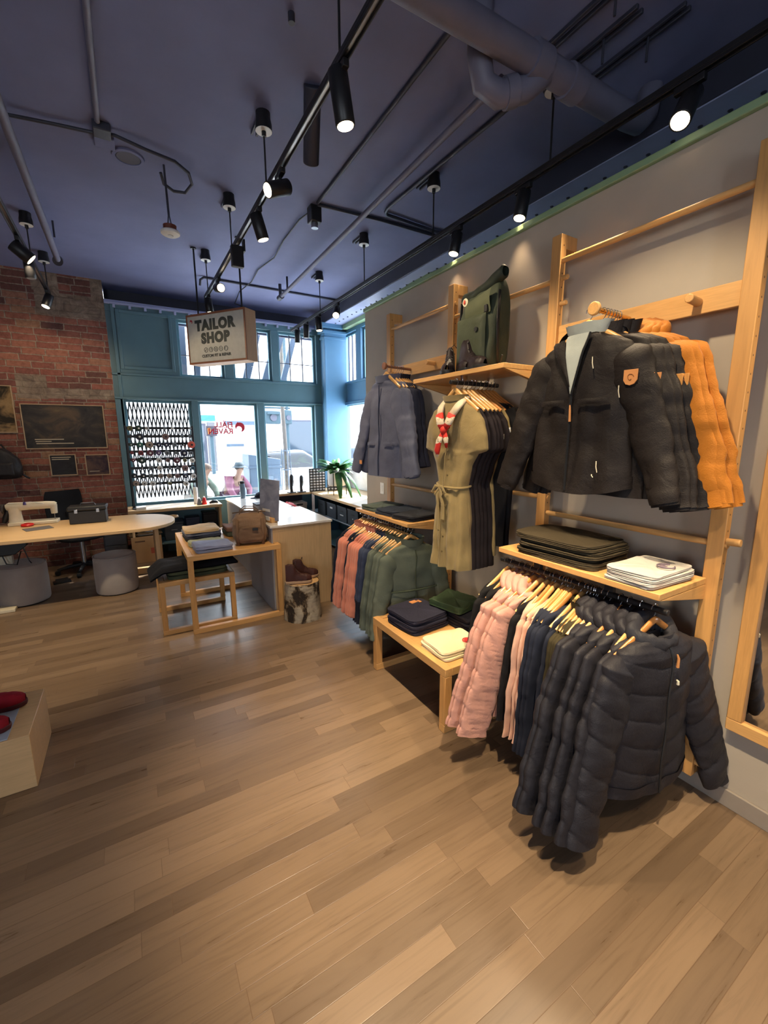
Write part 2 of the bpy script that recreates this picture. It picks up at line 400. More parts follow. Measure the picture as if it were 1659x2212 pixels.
MB().cyl((1.93, 5.85, 3.50), (1.93, 5.97, 3.50), .034).build('end_cap', M_DARKST, p); MB().cyl((1.925, 5.6, 3.5), (1.925, 5.6, CE), .012).build('pipe_hanger', M_DARKST, p)
MB().cyl((1.93, 5.91, 3.50), (1.93, 5.91, CE), .02).build('pipe_hanger', M_DARKST, p)
p = tubething('sprinkler_pipe', 'grey sprinkler pipe along the left end of the ceiling above brick wall', 'pipe', [(-.43, 1.5, 3.52), (-.445, 5.92, 3.52)], .028)
MB().cyl((-.445, 5.9, 3.5), (-.445, 5.96, 3.53), .046).build('end_cap', M_DARKST, p); MB().cyl((-.40, 5.3, 3.52), (-.40, 5.3, CE), .008).build('pipe_hanger', M_DARKST, p)
tubething('conduit', 'straight slim conduit dropping to the white junction plate on the left ceiling', 'conduit', [(.03, -1., 3.645), (.03, 3.55, 3.645)], .016)
tubething('conduit', 'dark conduit running lengthwise between the two lighting tracks', 'conduit', [(1.55, 1.72, 3.645), (1.59, 3.75, 3.645)], .013, M_DARKST)
tubething('cable', 'thin loose black cable snaking across the ceiling toward the tailor sign', 'cable', [(1.59, 3.9, 3.645), (1.55, 4.1, 3.64), (1.56, 4.6, 3.645), (1.60, 5.05, 3.64), (1.54, 5.5, 3.645), (1.57, 5.95, 3.64), (1.52, 6.4, 3.64), (1.58, 7.0, 3.64), (1.9, 7.2, 3.63)], .007, M_BLACK, 8)
tubething('conduit', 'bent dark conduit turning the corner beside the second right hand canopy', 'conduit', [(2.18, 1.95, 3.64), (2.145, 3.52, 3.64), (2.16, 3.58, 3.64), (2.2, 3.62, 3.64), (2.84, 3.66, 3.64)], .014, M_DARKST)
tubething('conduit', 'dark conduit crossing the ceiling from the hanging black sensor box', 'conduit', [(1.6, 3.78, 3.645), (2.2, 3.74, 3.645), (2.84, 3.74, 3.645)], .013, M_DARKST)
tubething('conduit', 'bent dark conduit crossing the far ceiling behind the tailor sign', 'conduit', [(.975, 6.15, 3.56), (.98, 6.12, 3.62), (1.02, 6.1, 3.645), (1.2, 6.1, 3.645), (2.85, 6.12, 3.645)], .014, M_DARKST)
p = thing('junction_box', 'white square junction plate at the end of the straight ceiling conduit', 'electrical box', (.05, 3.62, CE))
bx('box_body', M_DARKST, -.05, .05, -.06, .05, -.05, 0, p, .006); bx('cover_plate', M_CEIL, -.05, .07, .06, .19, -.03, 0, p, .006)
tubething('cable', 'dark cable bundle drooping from the junction plate to a loop on the ceiling', 'cable', [(-.46, 3.72, 3.62), (-.2, 3.7, 3.635), (0, 3.66, 3.63), (.12, 3.62, 3.63), (.3, 3.66, 3.62), (.48, 3.70, 3.62), (.58, 3.78, 3.61), (.61, 3.86, 3.58), (.57, 3.95, 3.55), (.49, 3.97, 3.55), (.42, 3.92, 3.56), (.40, 3.86, 3.60)], .011, M_DARKST, 8)
p = thing('ceiling_speaker', 'round grey speaker grille flush in the ceiling near the junction plate', 'speaker', (.20, 3.88, CE-.001))
MB().lathe([(.0, -.012), (.075, -.012), (.08, -.004), (.08, 0)], 32).build('grille', paint('grey grille', srgb(92, 94, 108), .8), p); MB().lathe([(.08, 0), (.08, -.015), (.10, -.012), (.104, 0)], 32, cap=False).build('rim', M_CEIL, p)
p = thing('smoke_detector', 'white and red smoke alarm dangling on its wire from the ceiling', 'alarm', (.43, 3.86, 3.20))
MB().lathe([(0, -.012), (.05, -.014), (.066, -.004), (.068, .008), (.06, .018), (0, .02)], 28).build('disc', M_WHITE, p); MB().lathe([(.0, .018), (.045, .018), (.047, .055), (.03, .06), (0, .06)], 20).build('base', plain('brown red plastic', srgb(110, 58, 44)), p)
MB().lathe([(0, -.02), (.018, -.02), (.02, -.014)], 14).build('sensor', plain('pale grey', srgb(190, 190, 186)), p)
for dx in (-.012, .012): MB().tube([(dx, 0, .06), (dx*.3, 0, .12), (dx*.2-.005, .0, .46)], .0045, 6).build('wire', M_DARKST, p)
p = thing('sensor_box', 'black sensor box hanging under the ceiling where the conduits meet', 'sensor', (1.60, 3.86, CE))
bx('box_body', M_BLACK, -.05, .05, -.05, .05, -.13, 0, p, .008); MB().cyl((0, 0, -.13), (0, 0, -.17), .03).build('lens', M_STEEL, p)
o = MB().cyl((1.10, 2.62, CE), (1.19, 2.90, 3.42), .05, .05, 18).build('pipe_stub', M_DARKST, None, .006); tag(o, 'short dark pipe stub slanting from the ceiling behind the left track', 'pipe')
o = MB().cyl((.86, 2.28, CE), (.86, 2.28, CE-.04), .016).build('ceiling_hook', M_DARKST); tag(o, 'tiny dark hook left alone on the bare ceiling', 'hook')
for i, (x, y, lab) in enumerate(((2.25, 1.70, 'twin dark mounting strips under the ceiling beyond the drain pipe'), (2.43, 1.58, 'pair of dark mounting strips on the ceiling nearest the right beam'), (2.06, 1.52, 'twin dark mounting strips crossing above the drain pipe'))):
    p = thing('mounting_strip', lab, 'bracket', (x, y, CE))
    for d in (-.02, .02): bx('strip', M_DARKST, d-.008, d+.008, -.28, .28, -.02, 0, p, .003)
    MB().cyl((0, -.1, 0), (0, -.1, -.12), .006).build('drop_wire', M_DARKST, p)
# ------------------------------------------------------------------ lighting tracks and spotlights
def canopy(parent, x, y, z, zr, strip=True):
    c = MB().lathe([(.044, 0), (.044, -.03), (.05, -.06), (.052, -.10), (.048, -.10)], 20, T(x, y, z), cap=False).build('ceiling_canopy', M_BLACK, parent)
    MB().lathe([(0, -.098), (.05, -.098), (.05, -.102), (0, -.102)], 20, T(x, y, z)).build('cover_disc', M_WHITE, c)
    MB().cyl((x, y, z-.1), (x, y, z-.13), .014).build('cord_grip', M_BLACK, c)
    if strip:
        m = MB()
        for d in (-.02, .012): m.box(x+d-.006, x+d+.006, y-.02, y+.2, z-.022, z)
        m.build('mounting_strip', M_DARKST, c)
    MB().cyl((x, y, z-.1), (x, y, zr), .0055, n=8).build('suspension_rod', M_BLACK, parent)
def track(name_label, x, z, y0, y1, rods):
    t = thing('lighting_track', name_label, 'lighting track', (0, 0, 0))
    m = MB()
    m.box(x-.018, x+.018, y0, y1, z+.006, z+.028); m.box(x-.018, x-.011, y0, y1, z-.008, z+.006); m.box(x+.011, x+.018, y0, y1, z-.008, z+.006)
    m.build('rail', M_BLACK, t, .002)
    bx('conductor_strip', M_STEEL, x-.010, x+.010, y0, y1, z+.003, z+.006, t, 0)
    for y in rods: canopy(t, x, y, CE, z+.02)
    return t
track('long black lighting track hanging in front of the right beam', 2.215, 3.19, -2.5, 6.36, (-.4, .73, 1.86, 2.95, 4.09, 5.25))
TRK = track('black lighting track over the middle of the shop, ending at the tailor sign', .915, 3.22, -2.5, 5.46, (-.4, 1.88, 2.98, 4.03, 5.28))
track('short black lighting track by the brick wall', -.59, 3.25, 3.6, 6.25, (4.0, 5.24, 6.35-.15))
M_LENS = emission('warm led lens', (1, .78, .5, 1), 9.); M_LENSOFF = plain('grey lens', srgb(150, 150, 145), .3)
LEDS = []
def spot(label, x, y, z, d, L=.17, r=.042, group=None, power=0, ang=50, blend=.5, col=(1, .74, .46), lit=True):
    """track head: z is the underside of the track, d the aiming direction"""
    t = thing('track_spotlight', label, 'spotlight', (x, y, z), 0, group)
    d = Vector(d).normalized(); pv = Vector((0, 0, -.085))
    bx('adapter', M_BLACK, -.014, .014, -.06, .06, -.03, .0, t, .003); MB().cyl((0, 0, -.03), (0, 0, -.085), .009).build('stem', M_BLACK, t)
    a = pv - d * L * .38; b = pv + d * L * .62
    MB().tube([a, a + d*.004, b - d*.002, b], [r-.004, r, r, r-.002], 24, True).build('housing', M_BLACK, t, 0, 50)
    MB().tube([b - d*.001, b + d*.003], [r-.006, r-.008], 24).build('lens', M_LENS if lit else M_LENSOFF, t)
    if power:
        l = bpy.data.lights.new('spot_lamp', 'SPOT'); l.energy = power; l.spot_size = math.radians(ang); l.spot_blend = blend; l.color = col; l.shadow_soft_size = .03
        o = bpy.data.objects.new('spot_lamp', l); C.objects.link(o)
        o.location = Vector((x, y, z)) + b + d * .02; o.rotation_euler = d.to_track_quat('-Z', 'Y').to_euler()
    return t
# ------------------------------------------------------------------ wall rack, shelves, rails
def post_mat():
    t = NT('drilled oak post'); v = t.coord('Object', (16, 16, 1.2)); col = srgb(208, 156, 94); n = t.noise(v, 2.2, 6, .6, .6)
    c = t.ramp(n, [(.28, sh(col, .78)), (.5, col), (.75, sh(col, 1.13))]); tc = t.n('TexCoord'); s_ = t.n('SeparateXYZ'); t.l(tc.outputs['Object'], s_.inputs[0])
    dz = t.math('MULTIPLY', t.math('SUBTRACT', t.math('FRACT', t.math('DIVIDE', s_.outputs[2], .07)), .5), .07); dx = t.math('SUBTRACT', s_.outputs[0], 2.117)
    d2 = t.math('ADD', t.math('MULTIPLY', dz, dz), t.math('MULTIPLY', dx, dx)); t.l(t.mix(t.math('LESS_THAN', d2, .0000176), c, srgb(96, 62, 32)), t.b.inputs['Base Color']); t.set(rough=.42); return t.m
M_POST = post_mat()
rk = thing('wall_rack', 'tall oak wall rack with four drilled posts, dowels and boards on the grey wall', 'wall rack', (0, 0, 0))
YP = (.815, 1.715, 2.60, 3.465)
for k, y in enumerate(YP):
    g = MB(); g.box(2.095, 2.14, y-.062, y, 0.13, 2.75); g.box(2.14, XD, y-.062, y, 2.68, 2.75); g.box(2.14, XD, y-.062, y, .13, .20)
    g.build('post', M_POST, rk, .003)
for (i, z) in ((0, 2.62), (0, 1.235), (1, 2.53), (1, 1.325), (2, 2.62), (2, 1.235), (0, .42), (2, .42)):
    MB().cyl((2.117, YP[i]-.07, z), (2.117, YP[i+1]+.004, z), .014, n=16).build('dowel', M_OAKY, rk)
for i, z in ((0, 2.237), (2, 2.24)):
    b = bx('board', M_OAKY, 2.112, 2.134, YP[i], YP[i+1]-.062, z-.048, z+.048, rk, .003)
MB().cyl((2.112, .965, 2.237), (2.03, .965, 2.242), .017, n=16).build('peg', M_OAKX, rk, .003)
MB().cyl((2.112, 2.77, 2.24), (2.03, 2.77, 2.245), .017, n=16).build('peg', M_OAKX, rk, .003)
for z, y in ((1.25, YP[0]-.062), (.205, YP[0]-.062)): MB().cyl((2.117, y, z), (2.117, y-.05, z+.003), .016, n=16).build('peg', M_OAKY, rk, .003)
for z in (2.53, 2.40): MB().cyl((2.117, YP[1]+.0, z), (2.117, YP[1]-.10, z), .013, n=14).build('peg', M_OAKY, rk, .003)
def shelf(label, x0, y0, y1, zt, rail=None, th=.028):
    s = thing('shelf', label, 'shelf', (0, 0, 0))
    bx('shelf_board', M_OAKY, x0, 2.094, y0, y1, zt-th, zt, s, .003)
    for a, b in ((y0, y0+.022), (y1-.022, y1)):
        g = MB(); poly = [(x0+.01, zt-th-.001), (2.094, zt-th-.001), (2.094, zt-.098)]
        vs = [(x, y, z) for y in (a, b) for x, z in poly]
        g.add(vs, [(0, 1, 2), (5, 4, 3), (0, 3, 4, 1), (1, 4, 5, 2), (2, 5, 3, 0)]); g.build('end_bracket', M_OAKX, s, .002)
    if rail:
        x, z, a, b = rail
        r_ = MB().cyl((x, a, z), (x, b, z), .0135, n=16).build('hanging_rail', M_BLACK, s, .003)
        for y in (lerp(a, b, .28), lerp(a, b, .72)): bx('rail_bracket', M_BLACK, x-.004, x+.02, y-.02, y+.02, z-.01, zt-th, r_, .001)
    return s
shelf('oak shelf with black hanging rail above the dark puffer jackets', 1.715, .797, 1.64, 1.083, (1.785, .993, .79, 1.68))
shelf('oak shelf with black hanging rail above the terracotta and green tops', 1.70, 2.53, 3.36, 1.053, (1.75, 1.0, 2.52, 3.33))
s = shelf('oak top shelf carrying the dark green backpack and boots', 1.775, 1.722, 2.575, 2.078)
r_ = MB().cyl((1.69, 2.06, 2.005), (2.09, 2.07, 2.005), .0135, n=16).build('hanging_rail', M_BLACK, s, .003)
for x in (1.80, 2.02): bx('rail_bracket', M_CHROME, x-.02, x+.02, 2.055, 2.075, 2.01, 2.051, r_, .001)
def arm(y, z, x0, cap, bar):
    t = MB().cyl((2.112, y, z), (x0, y, z+.01), .011, n=16).build('hanging_arm', bar, rk, .002)
    MB().tube([(x0+.004, y, z+.01), (x0-.002, y, z+.01), (x0-.012, y, z+.01), (x0-.016, y, z+.01)], [.026, .029, .029, .025], 24).build('end_cap', cap, t)
arm(1.255, 2.235, 1.845, M_OAKX, plain('brass', srgb(214, 170, 100), .25, 1.))
M_WALN = wood('brown wood', srgb(150, 98, 70), 'x')
arm(3.10, 2.237, 1.86, M_WALN, M_WALN)
# ------------------------------------------------------------------ low bench beside the rack
def frame_table(name, label, cat, x0, x1, y0, y1, h, b=.042, stretch='front', inset=.006, top=True, loops='x', mat=(M_OAKX, M_OAKY, M_OAKZ)):
    t = thing(name, label, cat, (0, 0, 0)); X, Y, Z = mat
    for x in (x0, x1-b):
        for y in (y0, y1-b):
            bx('leg', Z, x, x+b, y, y+b, b if stretch else 0, h-b, t, .003)
    if loops == 'x':
        for y in (y0, y1-b):
            bx('rail', X, x0, x1, y, y+b, h-b, h, t, .003)
            bx('rail', X, x0, x1, y, y+b, 0, b, t, .003)
        for x in (x0, x1-b): bx('rail', Y, x, x+b, y0+b, y1-b, h-b, h, t, .003)
    else:
        for x in (x0, x1-b):
            bx('rail', Y, x, x+b, y0, y1, h-b, h, t, .003)
        for y in (y0, y1-b):
            bx('rail', X, x0+b, x1-b, y, y+b, h-b, h, t, .003); bx('rail', X, x0, x1, y, y+b, 0, b, t, .003)
    bx('table_top', X, x0+b+.002, x1-b-.002, y0+b+.002, y1-b-.002, h-.03, h-inset, t, .002)
    return t
frame_table('bench', 'low oak display bench with jeans and tee stacks beside the wall rack', 'bench', 1.405, 2.03, 1.70, 2.53, .40, .05, loops='y')
frame_table('display_table', 'taller oak nesting table carrying shirts and the brown bag', 'table', .335, 1.135, 3.79, 4.85, .70, .045)
frame_table('display_table', 'smaller oak nesting table tucked under the taller one, with folded trousers', 'table', .11, .725, 3.90, 4.52, .475, .042)
# ------------------------------------------------------------------ counters
M_LAM = plain('pale laminate', srgb(232, 226, 216), .16, 0., .8)
M_EDGE = wood('plywood edge', srgb(188, 152, 112), 'x', .5)
M_SIDE = paint('grey counter side', srgb(150, 148, 150), .5, .05, 5, .03)
t = thing('service_counter', 'plywood service counter with glossy white top in front of the windows', 'counter', (0, 0, 0))
bx('front_panel', M_PLY, 1.09, 1.685, 3.885, 3.905, 0, .84, t, .002); bx('side_panel', M_SIDE, 1.075, 1.09, 3.885, 4.80, 0, .84, t, .002); bx('side_panel', M_PLY, 1.67, 1.685, 3.905, 4.80, 0, .84, t, .002)
bx('back_panel', M_SIDE, 1.09, 1.67, 4.78, 4.80, 0, .84, t, .002); bx('counter_top', M_LAM, 1.065, 1.695, 3.87, 4.81, .84, .862, t, .003)
t = thing('work_counter', 'long white topped counter running from the service counter to the windows', 'counter', (0, 0, 0))
bx('side_panel', M_SIDE, 1.16, 1.18, 4.83, 6.44, 0, .775, t, .002); bx('counter_top', M_LAM, 1.145, 1.75, 4.825, 6.45, .775, .80, t, .003); bx('side_panel', M_SIDE, 1.72, 1.74, 4.83, 6.44, 0, .775, t, .002)
bx('lower_shelf', M_LAM, 1.742, 2.10, 4.9, 6.42, .56, .58, t, .002)
for y in (4.95, 6.36): bx('leg', M_SIDE, 2.06, 2.09, y, y+.03, 0, .56, t, .002)
t = thing('window_bench', 'pale wooden bench under the left window, holding the thread rack', 'bench', (0, 0, 0))
bx('bench_top', M_PLYX, -.085, 1.09, 6.40, 6.86, .685, .725, t, .003); bx('leg', M_PLY, -.06, -.03, 6.45, 6.84, 0, .685, t, .002); bx('leg', M_PLY, 1.05, 1.08, 6.45, 6.84, 0, .685, t, .002)
bx('lower_shelf', M_GREEN, -.03, 1.05, 6.45, 6.84, .22, .245, t, .002)
t = thing('corner_bench', 'pale wooden corner bench under the windows, with plant and black storage boxes', 'bench', (0, 0, 0))
g = MB(); g.prism([(1.76, 6.42), (2.46, 6.42), (2.46, 4.16), (3.25, 4.16), (3.25, 6.68), (2.88, 6.68), (2.88, 6.86), (1.76, 6.86)], .765, .80); g.build('bench_top', M_PLYX, t, .003)
bx('back_panel', M_GREEN, 3.05, 3.07, 4.2, 6.7, 0, .765, t, .002); bx('lower_shelf', M_GREEN, 2.50, 3.05, 4.2, 6.65, .46, .475, t, .002); bx('lower_shelf', M_GREEN, 2.52, 3.05, 4.2, 6.65, .05, .07, t, .002)
bx('rail', M_STEEL, 2.485, 2.497, 4.2, 6.4, .47, .482, t, .001)
bx('leg', M_BLACK, 2.48, 2.51, 4.2, 4.23, 0, .765, t, .002); bx('leg', M_BLACK, 2.48, 2.51, 6.44, 6.47, 0, .765, t, .002)
bx('side_panel', M_DARKST, 1.80, 2.44, 6.80, 6.84, .0, .765, t, .002)
# ------------------------------------------------------------------ sewing desk
t = thing('sewing_desk', 'long wooden sewing desk with rounded end in front of the brick wall', 'desk', (0, 0, 0))
pts = [(-2.4, 5.10), (.0, 5.0)]
for k in range(13):
    a = -PI/2 + PI*k/12; pts.append((.02 + .37*math.cos(a), 5.47 + .47*math.sin(a)))
pts += [(.0, 5.98), (-2.4, 6.08)]
MB().prism(pts, .715, .75).build('desk_top', M_PLYX, t, .004)
bx('side_panel', M_PLY, .16, .20, 5.25, 5.85, 0, .715, t, .003)
bx('foot', M_PLYX, -.05, .16, 5.9, 5.96, 0, .08, t, .003)
bx('leg', M_CREAM, -1.23, -1.13, 5.55, 5.63, .03, .5, t, .004); bx('foot', M_CREAM, -1.25, -1.11, 5.25, 5.95, 0, .03, t, .004)
bx('leg', M_CREAM, -2.2, -2.1, 5.55, 5.63, 0, .715, t, .004)
g = MB(); g.prism([(-1.28, .58), (-1.2, .53), (-1.08, .53), (-.98, .61), (-.98, .715), (-1.28, .715)], 5.45, 5.72, Matrix(((1,0,0,0),(0,0,1,0),(0,1,0,0),(0,0,0,1)))); g.build('motor_box', M_BLKPL, t, .006)
MB().tube([(-1.2, 5.5, .56), (-1.16, 5.46, .44), (-1.08, 5.46, .42), (-1.04, 5.5, .55)], .006, 6).build('cable', M_BLKPL, t); MB().tube([(-1.02, 5.5, .58), (-.98, 5.46, .45), (-.9, 5.6, .2)], .005, 6).build('cable', M_BLKPL, t)
MB().tube([(.33, 5.62, .725), (.41, 5.63, .73), (.44, 5.66, .73), (.44, 5.72, .73), (.40, 5.76, .73), (.33, 5.76, .725)], .011, 8).build('handle', M_PLYX, t)
# stools
M_FELT = fabric('grey felt', srgb(166, 158, 152), .95, .06, 160, .3, .3)
def stool(label, x, y, r, h):
    t = thing('pouf_stool', label, 'stool', (x, y, 0), 0, 'round felt stools')
    MB().lathe([(0, h), (r-.04, h), (r-.012, h-.012), (r, h-.04), (r+.002, h*.5), (r, .03), (r-.006, .012)], 48, cap=False).build('cover', M_FELT, t, 0, 60)
    MB().lathe([(0, 0), (r-.015, 0), (r-.008, .013)], 40).build('base', M_BLKPL, t)
    MB().tube([(r*math.cos(2*PI*k/40)*.985, r*math.sin(2*PI*k/40)*.985, h-.012) for k in range(41)], .005, 6).build('piping', M_FELT, t)
stool('grey round felt stool at the left edge before the desk', -1.075, 5.56, .215, .415)
stool('grey round felt stool standing right of the other, lit from the window', -.245, 5.42, .205, .425)
# toolbox
t = thing('toolbox', 'black plastic toolbox with handle lying on the sewing desk', 'toolbox', (-.45, 5.72, .751), -.06)
MB().box(-.17, .17, -.1, .1, 0, .14).build('case', M_BLKPL, t, .008); MB().box(-.18, .18, -.11, .11, .142, .19).build('lid', M_BLKPL, t, .012)
MB().tube([(-.07, 0, .19), (-.06, 0, .215), (.06, 0, .215), (.07, 0, .19)], .007, 8).build('handle', M_STEEL, t)
for x in (-.1, .1): bx('latch', M_STEEL, x-.015, x+.015, -.114, -.108, .12, .16, t, .002)
# sewing machine
t = thing('sewing_machine', 'cream sewing machine standing on the left of the desk', 'sewing machine', (-.97, 5.93, .751), -.05)
bx('bed', M_CREAM, -.21, .22, -.085, .085, 0, .035, t, .008)
g = MB(); g.tube([(-.15, 0, .035), (-.15, 0, .12), (-.15, 0, .19)], [.065, .055, .06], 16, True, .85); g.build('pillar', M_CREAM, t, 0, 60)
g = MB(); g.tube([(-.22, 0, .195), (-.19, 0, .2), (0, 0, .2), (.13, 0, .2), (.2, 0, .195), (.215, 0, .19)], [.03, .048, .042, .042, .04, .03], 16, True, .9, (0, 0, 1)); g.build('arm', M_CREAM, t, 0, 60)
g = MB(); g.tube([(.19, 0, .2), (.19, 0, .10)], [.036, .03], 14); g.build('head', M_CREAM, t, .004); MB().cyl((.19, 0, .11), (.19, 0, .036), .004, n=8).build('needle_bar', M_STEEL, t)
MB().tube([(-.255, 0, .18), (-.235, 0, .18)], [.05, .05], 24).build('hand_wheel', plain('dark grey', srgb(60, 56, 56)), t, .004)
g = MB(); g.tube([(-.26, .02, .03), (-.24, .02, .08), (-.20, .02, .19)], [.02, .03, .02], 10); g.build('belt_guard', M_BLKPL, t)
MB().tube([(-.2, -.03, .24), (.0, -.03, .245), (.1, -.03, .225), (.19, -.03, .17)], .004, 8).build('thread_guide', M_WHITE, t); MB().tube([(-.05, -.04, .22), (-.05, -.042, .25)], [.016, .01], 10).build('spool', plain('purple thread', srgb(70, 50, 110)), t)
t = thing('pin_cushion', 'small red pin dish on the sewing desk by the machine', 'pin dish', (-1.01, 5.80, .751)); MB().lathe([(0, 0), (.05, 0), (.058, .012), (.05, .026), (.03, .03), (0, .022)], 24).build('dish', plain('red plastic', srgb(200, 34, 30), .35), t, 0, 60)
MB().lathe([(0, .022), (.026, .024), (.03, .031), (.0, .037)], 16).build('pad', fabric('red felt', srgb(160, 30, 30)), t)
o = bx('cutting_mat', plain('grey cutting mat', srgb(96, 94, 98), .6), -.13, .10, -.09, .09, 0, .004, None, .001); o.location = (-.875, 5.58, .751); o.rotation_euler.z = .35
tag(o, 'dark grey flat mat on the front of the sewing desk', 'mat')
# office chair
t = thing('office_chair', 'black office chair pushed in behind the sewing desk', 'chair', (-.62, 6.44, 0), .5)
for k in range(5):
    a = 2*PI*k/5 + .3; c_, s_ = math.cos(a), math.sin(a)
    b = MB().tube([(0, 0, .10), (c_*.15, s_*.15, .09), (c_*.28, s_*.28, .065)], [.028, .024, .018], 8).build('base_spoke', M_BLKPL, t)
    MB().cyl((c_*.28-s_*.02, s_*.28+c_*.02, .032), (c_*.28+s_*.02, s_*.28-c_*.02, .032), .031, n=16).build('caster', M_BLKPL, b, .003)
MB().cyl((0, 0, .08), (0, 0, .40), .028).build('gas_column', M_STEEL, t)
def seat_fn(u, v):
    a = 2*PI*u; n_ = 3.2; f = lambda q: math.copysign(abs(q)**(2/n_), q); k = math.sin(PI*v)**.5; zz = .455 + .04*(-math.cos(PI*v)); return (.24*k*f(math.cos(a)), .23*k*f(math.sin(a)), zz)
MB().grid(seat_fn, 32, 10, True).build('seat', fabric('black mesh', srgb(30, 31, 34)), t, 0, 60)
def back_fn(u, v):
    x = (u-.5)*.42*(1-.12*(2*v-1)**4); return (x, .23 + .5*x*x + .06*v + .03*math.sin(PI*v), .56 + .46*v)
def back_fn2(u, v): p_ = back_fn(u, v); return (p_[0], p_[1]+.02, p_[2])
MB().grid(back_fn, 14, 12).grid(back_fn2, 14, 12).build('backrest', fabric('black mesh', srgb(30, 31, 34)), t, 0, 60)
MB().tube([(0, .12, .42), (0, .24, .44), (0, .29, .56), (0, .27, .75)], .02, 10).build('back_support', M_BLKPL, t)
for s_ in (-1, 1): MB().tube([(s_*.2, 0, .43), (s_*.27, .02, .5), (s_*.27, .02, .63), (s_*.27, -.1, .65), (s_*.27, .12, .65)], .016, 8).build('armrest', M_BLKPL, t)
# carton, pedal, dark drawer under desk
M_CARD = paint('cardboard', srgb(176, 140, 100), .85, .05, 8, .1)
t = thing('cardboard_box', 'open brown cardboard box with cloth on top behind the sewing desk', 'box', (.095, 6.58, 0))
bx('carton', M_CARD, -.18, .18, -.14, .14, 0, .36, t, .003); bx('printed_mark', plain('red print', srgb(170, 86, 66), .9), .04, .11, -.1415, -.14, .12, .2, t, 0); bx('printed_mark', plain('grey print', srgb(110, 84, 66), .9), -.14, -.02, -.1415, -.14, .29, .31, t, 0)
def rag(u, v):
    x = (u-.5)*.40; y = (v-.5)*.26; return (x, y, .366 + .022*noise.noise((x*14, y*14, 1)) + .03*math.exp(-((x-.0)**2+y*y)*60) + .012)
o = MB().grid(rag, 24, 16).build('cloth', fabric('brown patterned cloth', srgb(120, 100, 76), .9, .5, 60)); o.location = (.095, 6.58, 0); tag(o, 'crumpled brown cloth lying on the cardboard box', 'cloth')
t = thing('drawer_unit', 'black drawer unit under the desk beside the cardboard box', 'drawer unit', (-.26, 6.62, 0)); bx('case', M_BLKPL, -.13, .13, -.15, .15, 0, .42, t, .004)
for z in (.03, .16, .29): bx('drawer', plain('dark grey plastic', srgb(44, 44, 50)), -.12, .12, -.158, -.15, z, z+.115, t, .003)
t = thing('foot_pedal', 'flat black foot pedal lying on the floor between the stools', 'pedal', (-.82, 6.06, 0), .2); bx('base', M_BLKPL, -.085, .085, -.05, .05, 0, .02, t, .006); MB().box(-.06, .06, -.045, .045, 0, .015, T(0, 0, .022, .15)).build('treadle', M_BLKPL, t, .004)
# mirror
t = thing('wall_mirror', 'tall oak framed mirror at the right edge of the wall', 'mirror', (0, 0, 0))
y0, y1, z0, z1 = -.35, .685, .395, 2.3; fw = .055
for a in ((y0, y1, z0, z0+fw), (y0, y1, z1-fw, z1)): bx('frame_rail', M_OAKY, 2.18, XD, a[0], a[1], a[2], a[3], t, .003)
for a in ((y0, y0+fw), (y1-fw, y1)): bx('frame_rail', M_OAKZ, 2.18, XD, a[0], a[1], z0+fw, z1-fw, t, .003)
bx('mirror_glass', plain('mirror silver', srgb(235, 235, 235), .02, 1.), 2.2, 2.206, y0+fw, y1-fw, z0+fw, z1-fw, t, 0)
# plywood display block
t = thing('display_block', 'low pale plywood display block at the left edge of the photo', 'display block', (0, 0, 0))
bx('block', M_PLYX, -1.5, -.543, 2.445, 2.895, 0, .285, t, .003)
o = bx('display_mat', plain('blue grey mat', srgb(150, 160, 176), .6), -1.46, -.625, 2.452, 2.885, .2855, .291, None, .001); tag(o, 'blue grey mat with raised rim on the low plywood block', 'mat')
def shoe(label, x, y, z, rz, col, sole, L=.27, high=0., group=None, name='shoe', cat='shoe', laces=False):
    t = thing(name, label, cat, (x, y, z), rz, group)
    def prof(s): # s 0 heel..1 toe: halfwidth, top height
        return interp([(0, .026, .075+high), (.12, .036, .085+high), (.32, .036, .08+high*.95), (.45, .038, .074+high*.25), (.6, .043, .064), (.8, .045, .056), (.93, .034, .044), (1., .012, .03)], s)
    def up(u, v):
        s = v; w_, h_ = prof(s); a = PI*u
        f = lambda q, n_: math.copysign(abs(q)**(2/n_), q)
        sh_ = 1 - .18*math.sin(a)*(1 if high else .5)
        return (w_*f(math.cos(a), 2.6)*sh_ + .004*noise.noise((s*9, u*7, 3)), (s-.5)*L, .022 + (h_-.0)*f(math.sin(a), 2.4) + .004*noise.noise((u*8, s*14, 9)))
    M_ = T(0, 0, 0)
    MB().grid(up, 20, 30).grid(lambda u, v: (prof(0)[0]*math.cos(PI*u), -.5*L, .022 + v*prof(0)[1]*math.sin(PI*u)), 20, 3).build('upper', col, t, 0, 70)
    n_ = 26; poly = [(prof(i/n_)[0]*1.1, (i/n_-.5)*L*1.03) for i in range(n_+1)] + [(-prof(i/n_)[0]*1.1, (i/n_-.5)*L*1.03) for i in range(n_, -1, -1)]
    MB().prism(poly, 0, .024).build('sole', sole, t, .003)
    if laces:
        for k in range(5):
            s = .36 + k*.055; h_ = prof(s)[1]; MB().tube([(-.022, (s-.5)*L, h_+.012), (0, (s-.5)*L-.006, h_+.026), (.022, (s-.5)*L, h_+.012)], .003, 6).build('lace', M_BLKPL, t)
        MB().tube([(0, -.14*L, prof(.36)[1]+.03), (-.03, -.1*L, prof(.36)[1]+.05), (-.045, -.14*L, prof(.36)[1]+.03)], .0025, 6).build('lace', M_BLKPL, t)
    return t
M_REDKN = fabric('dark red suede', srgb(128, 20, 34), .8, .12); M_DKRED = plain('dark red rubber', srgb(70, 12, 20), .6)
shoe('dark red shoe at the back of the blue grey mat, toe showing', -.735, 2.76, .292, -PI/2, M_REDKN, M_DKRED, group='red shoes on the low block')
